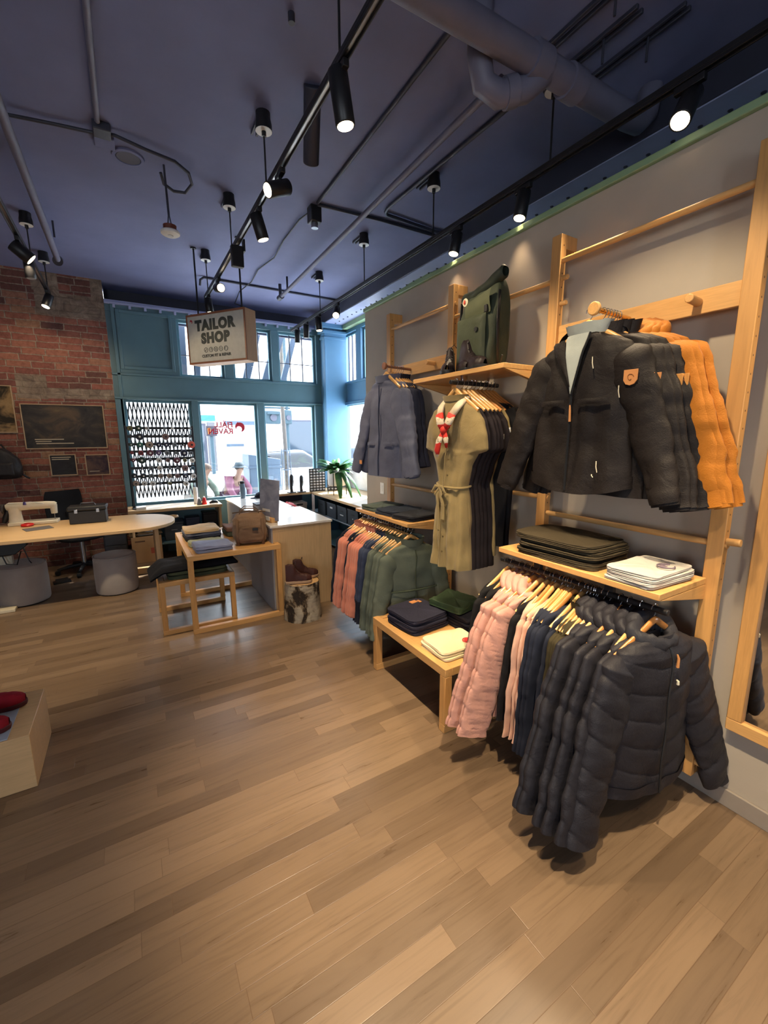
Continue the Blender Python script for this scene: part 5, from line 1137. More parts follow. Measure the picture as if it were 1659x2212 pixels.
# plant
t = thing('potted_plant', 'leafy green plant in a white pot on a black stand by the corner window', 'plant', (2.70, 5.95, .80))
MB().lathe([(0, .135), (.125, .135), (.14, .15), (.142, .385), (.13, .385), (.128, .34), (0, .34)], 36).build('pot', M_WHITE, t, 0, 50)
MB().lathe([(0, .341), (.127, .345)], 24).build('soil', plain('dark soil', srgb(50, 38, 28), .95), t)
for k in range(4):
    a = PI/4 + k*PI/2; c_, s_ = math.cos(a), math.sin(a); MB().cyl((c_*.15, s_*.15, 0), (c_*.15, s_*.15, .33), .007, n=8).build('stand_leg', M_BLACK, t)
MB().tube([(.148*math.cos(k*PI/16), .148*math.sin(k*PI/16), .128) for k in range(33)], .006, 6).build('stand_ring', M_BLACK, t)
def leafm():
    t = NT('glossy leaf'); n = t.noise(t.coord(), 9, 3); t.l(t.ramp(n, [(.3, srgb(46, 92, 48)), (.6, srgb(84, 140, 78)), (.8, srgb(126, 172, 110))]), t.b.inputs['Base Color']); t.set(rough=.4); t.b.inputs['Transmission Weight'].default_value = 0.; return t.m
LM = leafm(); r2 = random.Random(5)
for k in range(60):
    a = r2.uniform(0, 2*PI); L = r2.uniform(.20, .36); up = r2.uniform(.45, 1.45); wv = r2.uniform(.032, .05); c_, s_ = math.cos(a), math.sin(a)
    if k < 3: a = -1.9 + .35*k; L = .5; up = .25; c_, s_ = math.cos(a), math.sin(a)
    def lf(u, v):
        s = v*L; d = .03 + s*math.cos(up*(1-v*.6)); h = .34 + s*math.sin(up)*1.15 - (v**2.2)*L*(.55 if k >= 3 else 1.15); w_ = wv*math.sin(PI*min(1, max(.0, v*1.02-.0)))**.7*(1 if v > .25 else .25+v*3)
        q = (u-.5)*2*w_; return (c_*d - s_*q, s_*d + c_*q, h - abs(u-.5)*w_*.8)
    MB().grid(lf, 4, 12).build('leaf', LM, t, 0, 180)
# accessory display, tools, bottle, cap, cones
t = thing('card_display', 'black display board with rows of small pale items in the window corner', 'display board', (2.57, 6.42, .801))
bx('board', M_BLKPL, -.135, .135, 0, .02, 0, .37, t, .003)
for r_i in range(8):
    for c_i in range(5):
        MB().ball((-.105+c_i*.0525, -.004, .03+r_i*.044), (.020, .006, .014), 10, 6).build('card_item', plain('pale horn', srgb(176, 176, 178), .4), t)
t = thing('card_display', 'smaller dark display board half hidden behind the plant stand', 'display board', (2.83, 6.36, .801), -.3); bx('board', M_BLKPL, -.11, .11, 0, .02, 0, .18, t, .003)
for r_i in range(3):
    for c_i in range(4): MB().ball((-.08+c_i*.053, -.004, .03+r_i*.05), (.018, .006, .014), 10, 6).build('card_item', plain('pale horn', srgb(176, 176, 178), .4), t)
for lab, x, y, ant, s in (('taller black handheld tool with thin antenna standing on the corner bench', 2.15, 6.46, True, 1.), ('shorter black handheld tool standing next to the antenna one', 2.31, 6.46, False, .92)):
    t = thing('handheld_tool', lab, 'tool', (x, y, .801), .3)
    MB().prism([(-.06, -.045), (.06, -.045), (.06, .045), (-.06, .045)], 0, .014).build('base', M_BLKPL, t, .004)
    MB().tube([(0, 0, .012), (-.005, 0, .09*s), (.004, 0, .17*s), (.008, 0, .26*s), (.004, 0, .29*s)], [.026, .022, .032, .034, .018], 14, True, .7).build('handle', M_BLKPL, t, 0, 70)
    MB().tube([(.0, -.028, .11*s), (.012, -.03, .2*s)], .012, 8).build('trigger', M_STEEL, t)
    if ant: MB().tube([(.0, 0, .28), (-.006, 0, .45), (-.004, 0, .58)], [.005, .0035, .003], 8).build('antenna', M_BLKPL, t)
t = thing('drinking_bottle', 'slate blue drinking bottle standing on the white work counter', 'bottle', (1.36, 6.28, .80))
MB().lathe([(0, 0), (.034, 0), (.037, .01), (.037, .19), (.03, .215), (0, .215)], 28).build('bottle_body', plain('slate blue steel', srgb(92, 112, 128), .35), t, 0, 60); MB().lathe([(.0, .215), (.03, .215), (.031, .25), (.0, .255)], 24).build('bottle_cap', M_BLKPL, t); MB().tube([(-.03, 0, .235), (-.05, 0, .245), (-.05, 0, .21), (-.036, 0, .19)], .005, 6).build('carry_loop', M_BLKPL, t)
t = thing('cap', 'dark cap lying on the work counter beside the bottle', 'cap', (1.60, 6.22, .80), .3)
MB().grid(lambda u, v: (.095*math.cos(2*PI*u)*math.cos(PI/2*v), .09*math.sin(2*PI*u)*math.cos(PI/2*v), .085*math.sin(PI/2*v)+.004*noise.noise((u*6, v*4, 1))), 28, 10, True).build('crown', F_DNAVY, t, 0, 180)
MB().grid(lambda u, v: ((.08+.085*v)*math.cos(PI*(.62+.76*u)), (.075+.03*v)*math.sin(PI*(.62+.76*u)), .012-.008*v), 16, 4).build('brim', F_DNAVY, t, 0, 180)
for lab, x, r_, h_, c in (('red thread cone on the end of the window bench', .865, .034, .095, (196, 40, 44)), ('grey thread cone between the red cone and the white tube', .80, .032, .085, (96, 104, 116))):
    t = thing('thread_cone', lab, 'thread cone', (x, 6.50, .726)); MB().lathe([(0, 0), (r_, 0), (r_+.002, .008), (r_*.55, h_), (0, h_)], 20).build('thread', plain('cone ' + lab[:4], srgb(*c), .8), t, 0, 50); MB().lathe([(r_*.3, h_), (r_*.3, h_+.02), (0, h_+.02)], 12).build('core', M_WHITE, t)
t = thing('paper_roll', 'tall white paper roll standing on the window bench by the red cone', 'paper roll', (.77, 6.60, .726)); MB().lathe([(.012, 0), (.03, 0), (.03, .24), (.012, .24)], 24, cap=False).build('roll', M_WHITE, t, 0, 50); MB().lathe([(.008, 0), (.012, 0), (.012, .242), (.008, .242)], 16, cap=False).build('core', M_CARD, t)
o = MB().tube([(-.05, 0, .012), (0, .0, .03), (.04, .01, .028), (.07, .02, .012)], [.012, .026, .024, .012], 12).build('tape_holder', M_BLKPL, None, 0, 70); o.location = (.98, 6.50, .726); tag(o, 'small black tape holder on the right end of the window bench', 'tape holder')
o = bx('paper_stack', plain('white paper', srgb(225, 225, 225), .8), -.05, .06, -.08, .08, 0, .03, None, .001); o.location = (.02, 6.56, .7405) ; o.location.z = .726; o.location.x = .07; tag(o, 'stack of white paper on the left end of the window bench', 'paper')
# counter sign board
t = thing('poster_stand', 'grey poster board slotted in a wooden stand on the service counter', 'poster', (1.125, 4.12, .863), -1.30)
MB().box(-.17, .17, -.004, .004, .02, .41, T(0, 0, 0, -.08)).build('poster', [picmat('slate poster', [(.35, srgb(120, 124, 142)), (.6, srgb(150, 154, 172)), (.75, srgb(174, 176, 190))], 5)], t, .001)
bx('stand_block', M_OAKX, -.11, .11, -.035, .035, 0, .045, t, .004); MB().box(-.12, -.08, -.05, -.02, .0, .10).build('stand_post', M_OAKZ, t, .003); bx('price_card', M_WHITE, .0, .08, -.045, -.037, .02, .06, t, .001); bx('printed_strip', M_WHITE, -.08, .06, -.018, -.0165, .10, .125, t, 0)
t = thing('monitor_box', 'small dark box behind the poster stand on the counter', 'box', (1.20, 4.6, .863)); bx('case', M_SIDE, -.09, .09, -.08, .08, 0, .1, t, .004); bx('lid', M_DARKST, -.092, .092, -.082, .082, .1, .112, t, .003)
# storage boxes under the corner bench
for k, (ya, yb) in enumerate(((4.90, 5.22), (5.25, 5.56), (5.60, 5.94), (6.00, 6.30))):
    lab = ('black storage box under the corner bench nearest the clothes rail', 'black storage box with white writing, second from the clothes rail', 'black storage box with pale handle slot, third from the clothes rail', 'black storage box farthest back under the corner bench')[k]
    t = thing('storage_box', lab, 'storage box', (2.55, (ya+yb)/2, .476), 0, 'black boxes under the corner bench'); h = (yb-ya)/2 - .005; g = MB()
    M_CR = plain('dark slate plastic', srgb(42, 50, 58), .5)
    g.box(-.035, -.025, -h, h, 0, .22); g.box(.265, .275, -h, h, 0, .22); g.box(-.025, .265, -h, -h+.01, 0, .22); g.box(-.025, .265, h-.01, h, 0, .22); g.box(-.025, .265, -h+.01, h-.01, 0, .01); g.build('box_body', M_CR, t, .003)
    bx('rim', M_CR, -.042, -.03, -h, h, .205, .222, t, .002); bx('handle_slot', M_BLKPL if k != 2 else M_WHITE, -.0365, -.0352, -.045, .045, .14, .165, t, 0)
    if k in (0, 1): bx('name_label', M_WHITE, -.0368, -.0353, -.05 if k else -.008, .06 if k else .008, .09, .105, t, 0)
def hang_rag(u, v): return (.03*math.sin(u*9+v)*.4, (u-.5)*.12*(1-.4*v), -.30*v + .02*noise.noise((u*3, v*3, 4)))
o = MB().grid(hang_rag, 14, 20).build('rag', fabric('white rag', srgb(222, 222, 220), .9), None, 0, 180); o.location = (2.45, 6.33, .765); tag(o, 'white rag hanging over the corner of the bench edge', 'rag')
t = thing('file_box', 'pale archive box on the floor under the corner bench', 'box', (2.28, 6.60, 0)); bx('box_body', plain('pale card', srgb(196, 190, 186), .8), -.12, .12, -.12, .12, 0, .58, t, .003); bx('lid', plain('pale card', srgb(196, 190, 186), .8), -.125, .125, -.125, .125, .58, .63, t, .003); bx('handle_slot', M_BLKPL, -.05, .05, -.1262, -.1252, .59, .612, t, 0)
o = folded('red_jacket', 'crumpled red jacket lying on the low white shelf', 'jacket', 1.97, 6.15, .581, .22, .34, .09, fabric('red nylon', srgb(190, 50, 50), .6), .2, 7, None, .03)
# clutter under the window bench
for lab, nm, x, y, w_, d_, h_, m in (('black bin under the right end of the window bench', 'bin', .93, 6.62, .18, .2, .36, M_BLKPL), ('navy bin beside the black one under the window bench', 'bin', .70, 6.64, .18, .18, .30, plain('navy plastic', srgb(46, 54, 78), .5)), ('dark case under the middle of the window bench', 'case', .45, 6.64, .24, .2, .26, plain('dark slate', srgb(58, 66, 74), .5)), ('white bag shaped box under the left end of the window bench', 'case', .12, 6.66, .24, .2, .30, M_WHITE)):
    t = thing('storage_' + nm, lab, 'container', (x, y, .246)); bx('body', m, -w_/2, w_/2, -d_/2, d_/2, 0, h_-.03, t, .006); bx('lid', m, -w_/2-.006, w_/2+.006, -d_/2-.006, d_/2+.006, h_-.03, h_, t, .006); bx('handle', M_STEEL, -.04, .04, -d_/2-.012, -d_/2-.006, h_*.55, h_*.55+.012, t, .002)
t = thing('wooden_box', 'little pale wooden box with dark opening at the front of the bench shelf', 'box', (.79, 6.48, .246)); bx('box_body', M_PLYX, -.055, .055, -.03, .03, 0, .09, t, .003); bx('opening', M_BLKPL, -.035, .035, -.0312, -.0302, .02, .07, t, 0)
p = thing('wall_switch', 'white light switch plate on the grey wall beside the far rack post', 'switch', (XD, 3.775, 1.15)); bx('plate', M_WHITE, -.006, 0, -.037, .037, -.06, .06, p, .003); bx('rocker', M_WHITE, -.010, -.006, -.015, .015, -.03, .03, p, .002)
struct(bx('trim_sunlit', plain('sunlit sill wall white', srgb(236, 236, 232), .6), XW-.012, XW, 5.5, 6.66, .80, 1.12, None, .002))  # wall under the side window, its sunlit brightness painted as white
def so(*c):
    l = srgb(*c); return tuple(x*.2 for x in l[:3]) + (1.,)
# ------------------------------------------------------------------ the street outside
struct(bx('ground_street', paint('pale asphalt', srgb(196, 196, 196), .9, .08, 2), -25, 45, 7.44, 60, -.25, -.15, None, 0))
struct(bx('ground_sidewalk', paint('pale concrete paving', srgb(224, 222, 218), .9, .06, 2), -25, 45, 7.44, 11.2, -.149, -.12, None, 0))
def facade(name, label, x0, x1, y, h, m, wins=(), extra=None, d=4):
    t = thing(name, label, 'building', (0, 0, 0)); bx('wall', m, x0, x1, y, y+d, -.15, h, t, 0)
    for a in wins:
        f = bx('window', M_DARKST if len(a) < 5 else a[4], a[0], a[1], y-.08, y, a[2], a[3], t, 0); bx('pane', plain('shop glass', so(110, 130, 150), .1), a[0]+.08, a[1]-.08, y-.1, y-.081, a[2]+.08, a[3]-.08, f, 0)
    if extra: extra(t)
    return t
M_PALE = paint('pale stucco', srgb(232, 232, 228), .9, .04, 1)
def sh_ex(t): bx('sign_band', plain('teal sign', so(60, 190, 190), .5), 2.5, 3.35, 19.85, 19.92, 2.3, 2.55, t, 0); bx('awning', plain('blue grey awning', so(120, 150, 180), .6), 3.7, 5.3, 19.3, 19.95, 2.15, 2.3, t, 0); bx('shutter', plain('blue grey awning', so(120, 150, 180), .6), 3.75, 4.5, 19.88, 19.93, 1.2, 1.32, t, 0); bx('column', plain('grey column', so(170, 170, 176), .8), 3.0, 3.3, 19.8, 19.93, -.1, 2.25, t, 0)
facade('shop_building', 'pale building across the street with teal sign and dark shop window', -12, 12, 20, 9, M_PALE, ((2.45, 2.95, .3, 2.2), (-4, -1, .3, 2.6), (6.5, 9.5, .3, 2.4)), sh_ex)
facade('brick_building', 'purple brick building seen through the right side window', 21, 30, 21, 9, paint('purple brick', so(150, 118, 128), .9, .12, 9), ((23.0, 23.8, 2.6, 4.2), (26.0, 26.8, 2.6, 4.2)))
facade('corner_building', 'white building beyond the corner, washed out by daylight', 13.5, 20.5, 24, 10, M_PALE, ((15, 17, .4, 2.2),))
M_UTIL = paint('blue grey steel bin', so(122, 152, 182), .6, .05, 3)
t = thing('litter_bin', 'blue grey street bin with sloped lid standing outside the middle window', 'bin', (2.50, 9.5, -.12)); bx('body', M_UTIL, -.34, .34, -.3, .3, 0, 1.15, t, .02); MB().prism([(-.34, 1.15), (.34, 1.15), (.34, 1.30), (-.34, 1.42)], -.3, .3, Matrix(((1,0,0,0),(0,0,1,0),(0,1,0,0),(0,0,0,1)))).build('lid', M_UTIL, t, .01)
bx('notice_plate', plain('pale plate', so(150, 176, 200), .5), -.08, .16, -.312, -.3, .72, .95, t, .004); bx('rim', M_UTIL, -.36, .36, -.32, .32, 1.12, 1.17, t, .01)
t = thing('street_tree', 'slim street tree trunk inside a metal guard outside the right window', 'tree', (3.22, 10, -.12)); MB().tube([(0, 0, 0), (.01, 0, 1.2), (-.02, .02, 2.4), (.03, 0, 4.5)], [.06, .05, .045, .03], 10).build('trunk', paint('grey bark', so(150, 140, 130), .9, .2, 12), t)
for k in range(8):
    a = 2*PI*k/8; MB().cyl((.15*math.cos(a), .15*math.sin(a), 0), (.10*math.cos(a), .10*math.sin(a), 1.5), .009, n=6).build('guard_bar', M_UTIL, t)
for z in (.5, 1.0, 1.45): MB().tube([((.15-.033*z)*math.cos(k*PI/10), (.15-.033*z)*math.sin(k*PI/10), z) for k in range(21)], .010, 6).build('guard_ring', M_UTIL, t)
for k in range(4): MB().ball((.22*math.cos(k*1.6), .22*math.sin(k*1.6), 4.6+.2*k), (.5, .5, .4), 12, 8).build('crown', paint('pale leaves', so(140, 170, 130), .9, .3, 6), t)
t = thing('traffic_signal', 'dark teal traffic signal hanging over the street outside the right window', 'traffic signal', (4.12, 14, 2.05)); M_TS = plain('dark teal housing', so(70, 120, 140), .6)
bx('housing', M_TS, -.25, .25, -.12, .12, 0, .42, t, .04); bx('visor', M_TS, -.2, .2, -.24, -.12, .3, .36, t, .01); MB().cyl((0, -.12, .2), (0, -.16, .2), .11, n=20).build('lamp', M_DARKST, t)
t = thing('traffic_signal', 'narrower teal signal box right of the larger traffic signal', 'traffic signal', (4.62, 14, 2.05)); bx('housing', M_TS, -.13, .13, -.12, .12, 0, .46, t, .04); MB().cyl((0, -.12, .2), (0, -.16, .2), .08, n=20).build('lamp', M_DARKST, t)
MB().cyl((.0, 0, .4), (.0, 0, 3.4), .05, n=10).build('pole', M_TS, t); MB().cyl((-.8, 0, .52), (.1, 0, .52), .03, n=10).build('mast_arm', M_TS, t); MB().cyl((.0, 0, -2.2), (.0, 0, .0), .05, n=10).build('pole', M_TS, t)
t = thing('pedestrian_signal', 'pedestrian signal box showing an orange hand across the street', 'pedestrian signal', (1.90, 12, 1.68)); bx('housing', plain('dark violet box', so(70, 58, 84), .6), -.13, .13, -.08, .08, 0, .26, t, .01)
hd = MB(); hd.tube([(-.06, -.085, .05), (-.06, -.085, .14)], .034, 8, True, .3)
for k in range(4): hd.tube([(-.087+.018*k, -.085, .13), (-.09+.02*k, -.085, .20+.012*math.sin(k))], .008, 6)
hd.tube([(-.03, -.085, .08), (-.012, -.085, .13)], .009, 6); hd.build('orange_hand', emission('orange hand', (1, .38, .02, 1), 1.3), t)
MB().cyl((0, 0, -1.83), (0, 0, 0), .05, n=10).build('pole', M_TS, t)
def car(label, x, y, rz, col):
    t = thing('parked_car', label, 'car', (x, y, -.15), rz); m = plain('car paint %s' % (col,), (srgb if col[0] > 200 else so)(*col), .25, 0, .5, .5)
    sec = [(-2.1, .35, .62), (-1.95, .3, .80), (-1.1, .28, .92), (-.75, .28, 1.0), (.95, .28, 1.0), (1.55, .28, .95), (2.0, .3, .85), (2.12, .36, .6)]
    MB().grid(lambda u, v: (lambda s: (s[0], .86*sgn(math.cos(2*PI*u), 4), (s[1]+s[2])/2 + (s[2]-s[1])/2*sgn(math.sin(2*PI*u), 4)))(tuple(interp([(i/7, *q) for i, q in enumerate(sec)], v))), 28, 30, True).build('body', m, t, 0, 60)
    cs = [(-1.0, .0), (-.35, .46), (.75, .48), (1.45, .02)]
    MB().grid(lambda u, v: (lambda s: (s[0], .76*sgn(math.cos(PI*u), 4)*(1-.14*s[1]), .95 + s[1]*sgn(math.sin(PI*u), 4)))(tuple(interp([(i/3, *q) for i, q in enumerate(cs)], v))), 20, 18).build('cabin', plain('car glass', so(36, 46, 58), .1), t, 0, 60)
    for sx in (-1.3, 1.3):
        for sy in (-.8, .8):
            w_ = MB().cyl((sx, sy-.1, .33), (sx, sy+.1, .33), .33, n=28).build('wheel', M_BLKPL, t, .02); MB().cyl((sx, sy+.101*math.copysign(1, sy), .33), (sx, sy+.11*math.copysign(1, sy), .33), .2, n=20).build('hubcap', M_STEEL, w_, .01)
    return t
car('white car parked outside, its wheel visible behind the sitting people', 3.55, 12.2, 0, (235, 235, 235))
car('dark blue car parked farther down the street outside the right window', 7.2, 15.6, .15, (60, 84, 110)); car('dark blue car seen low through the right side window', 13.6, 11.6, .5, (56, 76, 104)); car('grey blue car behind the one in the right side window', 18.5, 16.4, .4, (96, 116, 140))
# two people sitting hunched on the kerb step
bx_ = bx('street_bench', paint('pale stone', srgb(214, 210, 204), .9, .05, 3), -.75, .75, -.2, .2, 0, .44, None, .02); bx_.location = (1.35, 9.25, -.12); tag(bx_, 'low pale stone bench outside the middle window under the sitting people', 'bench')
def skinned(name, pts, edges, radii, mat, parent, sub=2):
    bm = bmesh.new(); lay = bm.verts.layers.skin.verify(); vs = [bm.verts.new(p) for p in pts]
    for v, r_ in zip(vs, radii): v[lay].radius = (r_, r_)
    vs[0][lay].use_root = True
    for a, b in edges: bm.edges.new((vs[a], vs[b]))
    me = bpy.data.meshes.new(name); bm.to_mesh(me); bm.free(); o = bpy.data.objects.new(name, me); C.objects.link(o); o.parent = parent
    o.modifiers.new('skin', 'SKIN').use_smooth_shade = True; s = o.modifiers.new('sub', 'SUBSURF'); s.levels = sub; s.render_levels = sub
    me.materials.append(mat); return o
M_SKIN = plain('skin', so(222, 170, 140), .6)
def sitter(label, x, y, rz, topm, legm, hairm, lean=.35, hat=None, top_name='jacket'):
    t = thing('person', label, 'person', (x, y, -.12), rz)
    # seated facing -y of the local frame; hips at .5 m
    hip = V(0, .02, .52); ch = V(0, -.05-lean*.25, .84); nk = V(0, -.12-lean*.4, 1.0); hd_ = nk + V(0, -.06, .15)
    P = [hip, V(0, -.0-lean*.08, .66), ch, nk, nk+V(0, -.03, .07), hd_+V(0, -.01, 0), hd_+V(0, 0, .08),
         V(-.17, -.07-lean*.3, .93), V(-.24, -.2-lean*.3, .72), V(-.16, -.40, .58), V(-.13, -.46, .56), V(.17, -.07-lean*.3, .93), V(.24, -.2-lean*.3, .72), V(.16, -.40, .58), V(.13, -.46, .56),
         V(-.10, -.02, .52), V(-.13, -.42, .52), V(-.12, -.40, .10), V(-.12, -.52, .05), V(.10, -.02, .52), V(.13, -.42, .52), V(.12, -.40, .10), V(.12, -.52, .05)]
    E = [(0,1),(1,2),(2,3),(3,4),(4,5),(5,6),(2,7),(7,8),(8,9),(9,10),(2,11),(11,12),(12,13),(13,14),(0,15),(15,16),(16,17),(17,18),(0,19),(19,20),(20,21),(21,22)]
    R_ = [.14,.13,.14,.06,.052,.085,.07,.065,.05,.036,.03,.065,.05,.036,.03,.09,.07,.045,.035,.09,.07,.045,.035]
    skinned('body', P, E, R_, M_SKIN, t)
    skinned(top_name, [P[0], P[1], P[2], P[3]*.7+P[2]*.3, P[7], P[8], P[9], P[11], P[12], P[13]], [(0,1),(1,2),(2,3),(2,4),(4,5),(5,6),(2,7),(7,8),(8,9)], [.165,.155,.165,.085,.085,.068,.05,.085,.068,.05], topm, t)
    skinned('trousers', [P[0], P[15], P[16], P[17], P[19], P[20], P[21]], [(0,1),(1,2),(2,3),(0,4),(4,5),(5,6)], [.16,.11,.088,.065,.11,.088,.065], legm, t)
    for s_ in (-1, 1): MB().ball((s_*.12, -.47, .045), (.048, .12, .05), 14, 8).build('shoe', M_BLKPL, t)
    for s_ in (-1, 1): MB().ball((hd_.x+s_*.032, hd_.y-.082, hd_.z+.02), (.009, .006, .008), 8, 6).build('eye', M_BLKPL, t)
    MB().ball((hd_.x, hd_.y-.095, hd_.z-.005), (.013, .02, .018), 10, 6).build('nose', M_SKIN, t)
    MB().ball((hd_.x, hd_.y+.018, hd_.z+.045), (.098, .098, .085), 18, 10).build('hair', hairm, t)
    for s_ in (-1, 1):
        hb = V(s_*.13, -.46, .56)
        for k in range(5):
            d = V((k-2)*.012*(1 if k else 2.2), -.055 if k else -.03, -.03); MB().tube([hb, hb + d*.6, hb + d + V(0, 0, -.015)], [.011, .010, .007], 8).build('finger', M_SKIN, t)
    if hat:
        MB().lathe([(.0, .115), (.07, .112), (.095, .06), (.10, .03)], 24, Matrix.Translation(hd_+V(0, .01, .02)), cap=False).lathe([(.10, .03), (.15, .015), (.152, .01), (.1, .022)], 24, Matrix.Translation(hd_+V(0, .01, .02)), cap=False).build('hat', hat, t, 0, 70)
    return t
stripes = NT('purple striped cloth'); sv = stripes.coord('Object'); wv_ = stripes.n('TexWave'); wv_.inputs['Scale'].default_value = 9; stripes.l(sv, wv_.inputs[0]); stripes.l(stripes.ramp(wv_.outputs[1], [(.4, so(232, 214, 226)), (.6, so(150, 84, 136))]), stripes.b.inputs['Base Color'])
sitter('person in a pale green jacket sitting hunched outside the middle window', 1.08, 9.26, .75, fabric('pale green jacket', so(180, 206, 186), .8), fabric('white trousers', so(226, 226, 220), .8), plain('grey brown hair', so(150, 120, 100), .8))
sitter('person with a blue grey hat and striped clothes sitting outside the middle window', 1.75, 9.26, .45, fabric('pink striped shirt', so(226, 150, 180), .8), stripes.m, plain('dark hair', so(70, 60, 56), .8), .45, fabric('blue grey felt hat', so(130, 150, 160), .8), 'shirt')
# slanted struts outside the upper windows
M_STRUT = paint('blue grey strut', so(132, 158, 190), .6, .04, 3)
for k, (x, w_, sl) in enumerate(((.86, .20, .02), (1.12, .10, .06), (1.62, .16, .28), (1.98, .13, .26), (2.36, .18, .30), (2.66, .10, .28))):
    g = MB(); y = 7.9 + .02*k; g.add([(x-w_/2-sl*.6, y, 2.35), (x+w_/2-sl*.6, y, 2.35), (x+w_/2+sl, y, 3.8), (x-w_/2+sl, y, 3.8), (x-w_/2-sl*.6, y+.06, 2.35), (x+w_/2-sl*.6, y+.06, 2.35), (x+w_/2+sl, y+.06, 3.8), (x-w_/2+sl, y+.06, 3.8)], [(0,1,2,3),(7,6,5,4),(0,4,5,1),(1,5,6,2),(2,6,7,3),(3,7,4,0)])
    tag(g.build('canopy_strut', M_STRUT), f'blue grey slanted strut outside the upper windows, {ORD[k]} from the left', 'strut', 'struts outside the upper windows')
# ------------------------------------------------------------------ light
def aim(x, y, z, tx, ty, tz): return (tx - x, ty - y, tz - z)
spot('black track spotlight at the near end of the right track, tilted toward the shop', 2.215, 1.145, 3.18, (-.75, -.12, -1), .19, .042, None, 60, 70)
spot('black spotlight on the right track above the black jackets, pointing straight down', 2.215, 2.05, 3.18, (-.22, 0, -1), .16, .04, None, 14, 70)
spot('black spotlight on the right track above the dark green backpack', 2.215, 2.672, 3.18, (-.22, 0, -1), .15, .04, None, 14, 70)
spot('far spotlight on the right track glowing toward the camera, first before the windows', 2.215, 4.771, 3.18, (-.5, -.8, -.8), .15, .042, None, 20, 60)
spot('spotlight on the right track beside the glowing one, pointing down', 2.215, 5.321, 3.18, (.05, -.1, -1), .16, .042, None, 15, 60)
spot('unlit spotlight near the far end of the right track', 2.215, 5.75, 3.18, (0, .1, -1), .17, .04, None, 0, lit=False)
spot('unlit spotlight at the very end of the right track before the windows', 2.215, 6.1, 3.18, (0, .1, -1), .17, .04, None, 0, lit=False)
spot('nearest black spotlight on the middle track, pointing down', .915, 1.881, 3.21, (.16, -.02, -1), .20, .042, None, 70, 65)
spot('spotlight on the middle track turned to the left with glowing face', .915, 2.709, 3.21, (-.75, -.15, -.35), .15, .042, None, 30, 60)
spot('third spotlight on the middle track, tilted slightly right', .915, 3.204, 3.21, (.3, .0, -1), .16, .042, None, 55, 65)
spot('round glowing spotlight on the middle track facing the camera above the tailor sign', .915, 4.70, 3.21, (.12, -1, -.25), .12, .042, None, 12, 60)
spot('last spotlight on the middle track hanging in front of the tailor sign', .915, 5.30, 3.21, (.1, -.1, -1), .15, .042, None, 20, 70)
p = bx('power_adapter', M_BLACK, .90, .93, 3.84, 3.86, 3.19, 3.215, TRK, 0); M_ = T(.915, 3.85, 3.2); bx('box_body', M_BLACK, -.05, .045, -.02, .03, -.15, .01, p, .006, M_); bx('clip', M_BLACK, .046, .06, -.03, .03, -.03, .06, p, .002, M_)
spot('upper spotlight on the short left track, white edged and tilted to the right', -.59, 4.65, 3.24, (.7, .1, -.6), .14, .05, None, 30, 70)
spot('dark spotlight hanging straight down from the short left track', -.59, 5.05, 3.24, (.02, 0, -1), .15, .04, None, 0, lit=False)
spot('spotlight at the end of the short left track aimed at the sewing desk', -.59, 6.1, 3.24, (-.35, -.25, -1), .14, .042, None, 45, 75)
def lamp(loc, tgt, power, ang, col=(1, .79, .51), blend=.6, soft=.05):
    l = bpy.data.lights.new('spot_lamp', 'SPOT'); l.energy = power; l.spot_size = math.radians(ang); l.spot_blend = blend; l.color = col; l.shadow_soft_size = soft
    o = bpy.data.objects.new('spot_lamp', l); C.objects.link(o); o.location = loc
    o.rotation_euler = (Vector(tgt) - Vector(loc)).to_track_quat('-Z', 'Y').to_euler()
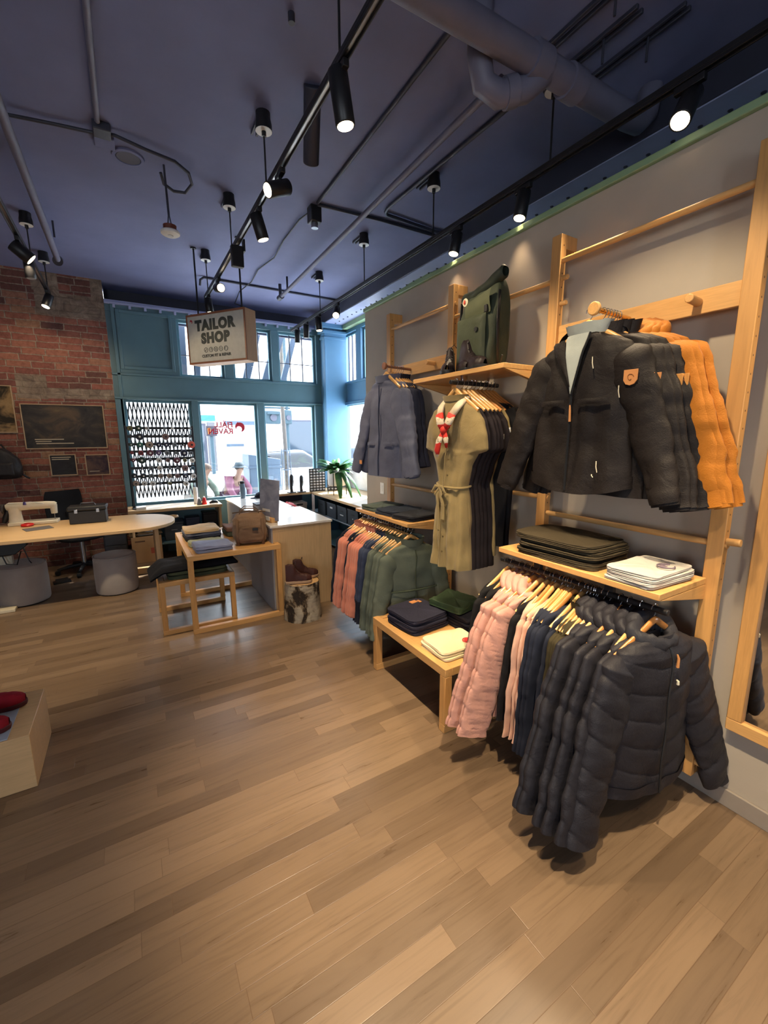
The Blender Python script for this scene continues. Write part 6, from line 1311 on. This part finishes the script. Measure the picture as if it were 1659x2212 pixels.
# spots along the track lines with no heads built; some are added fill
lamp((.915, .9, 3.1), (2.1, 1.2, 1.7), 110, 60); lamp((.915, 2.2, 3.1), (2.1, 2.0, 1.6), 85, 60); lamp((.915, 3.3, 3.1), (2.1, 3.0, 1.5), 40, 60)
lamp((2.15, .2, 3.1), (1.3, .8, 0), 120, 56, soft=.02); lamp((2.15, 1.5, 3.1), (1.0, 1.5, 0), 80, 56, soft=.02); lamp((2.15, 2.5, 3.1), (1.2, 2.5, 0), 30, 60); lamp((.915, .5, 3.1), (1.35, .95, 0), 330, 56, soft=.025); lamp((.915, 1.7, 3.1), (1.15, 1.75, 0), 150, 52, soft=.025); lamp((.915, 2.9, 3.1), (1.2, 2.8, 0), 70, 52, soft=.025)
lamp((-.59, 4.0, 3.15), (-.75, 4.55, 0), 260, 62); lamp((.915, 2.6, 3.1), (1.35, 3.9, .35), 70, 50); lamp((-.59, 5.0, 3.15), (-.4, 5.4, .2), 60, 60); lamp((-.59, 5.3, 3.15), (-.9, 6.9, 1.3), 48, 105)  # the last two spots are added to brighten stools and brick
lamp((.915, -.6, 3.1), (.8, .9, 0), 30, 90, (1, .8, .6))  # unseen fill spot, added for bounce on the foreground floor
lamp((.915, -.7, 3.1), (2.2, .1, .7), 60, 60)  # unseen warm spot, added to offset the bluish cast on the wall
# daylight
wd = bpy.data.worlds.new('sky'); SC.world = wd; wd.use_nodes = True
bg = wd.node_tree.nodes['Background']; bg.inputs[0].default_value = (.80, .89, 1., 1); bg.inputs[1].default_value = 13.0
sun = bpy.data.lights.new('sun', 'SUN'); sun.energy = 26; sun.angle = math.radians(1.5); sun.color = (1, .96, .9)
so_ = bpy.data.objects.new('sun', sun); C.objects.link(so_); so_.rotation_euler = Vector((-.62, -.42, -.72)).to_track_quat('-Z', 'Y').to_euler(); so_.location = (8, 12, 12)
def portal(x, y, z, sx, sy, dirv):
    l = bpy.data.lights.new('portal', 'AREA'); l.shape = 'RECTANGLE'; l.size = sx; l.size_y = sy; l.cycles.is_portal = True
    o = bpy.data.objects.new('portal', l); C.objects.link(o); o.location = (x, y, z); o.rotation_euler = Vector(dirv).to_track_quat('-Z', 'Z').to_euler()
portal(1.35, 7.10, 2.0, 2.9, 2.8, (0, -1, 0)); portal(3.46, 6.2, 2.2, 1.4, 2.4, (-1, 0, 0)); portal(-1.65, -4.12, 1.65, 1.1, 1.5, (0, 1, 0)); portal(-4.12, -1.6, 1.65, 1.2, 1.5, (1, 0, 0))
SC.view_settings.view_transform = 'Standard'; SC.view_settings.look = 'None'; SC.view_settings.exposure = 0.0
SC.cycles.adaptive_threshold = .06; SC.cycles.max_bounces = 7; SC.cycles.diffuse_bounces = 3; SC.cycles.glossy_bounces = 2; SC.cycles.transparent_max_bounces = 10; SC.cycles.transmission_bounces = 4
SC.cycles.caustics_reflective = False; SC.cycles.caustics_refractive = False; SC.cycles.sample_clamp_indirect = 6.
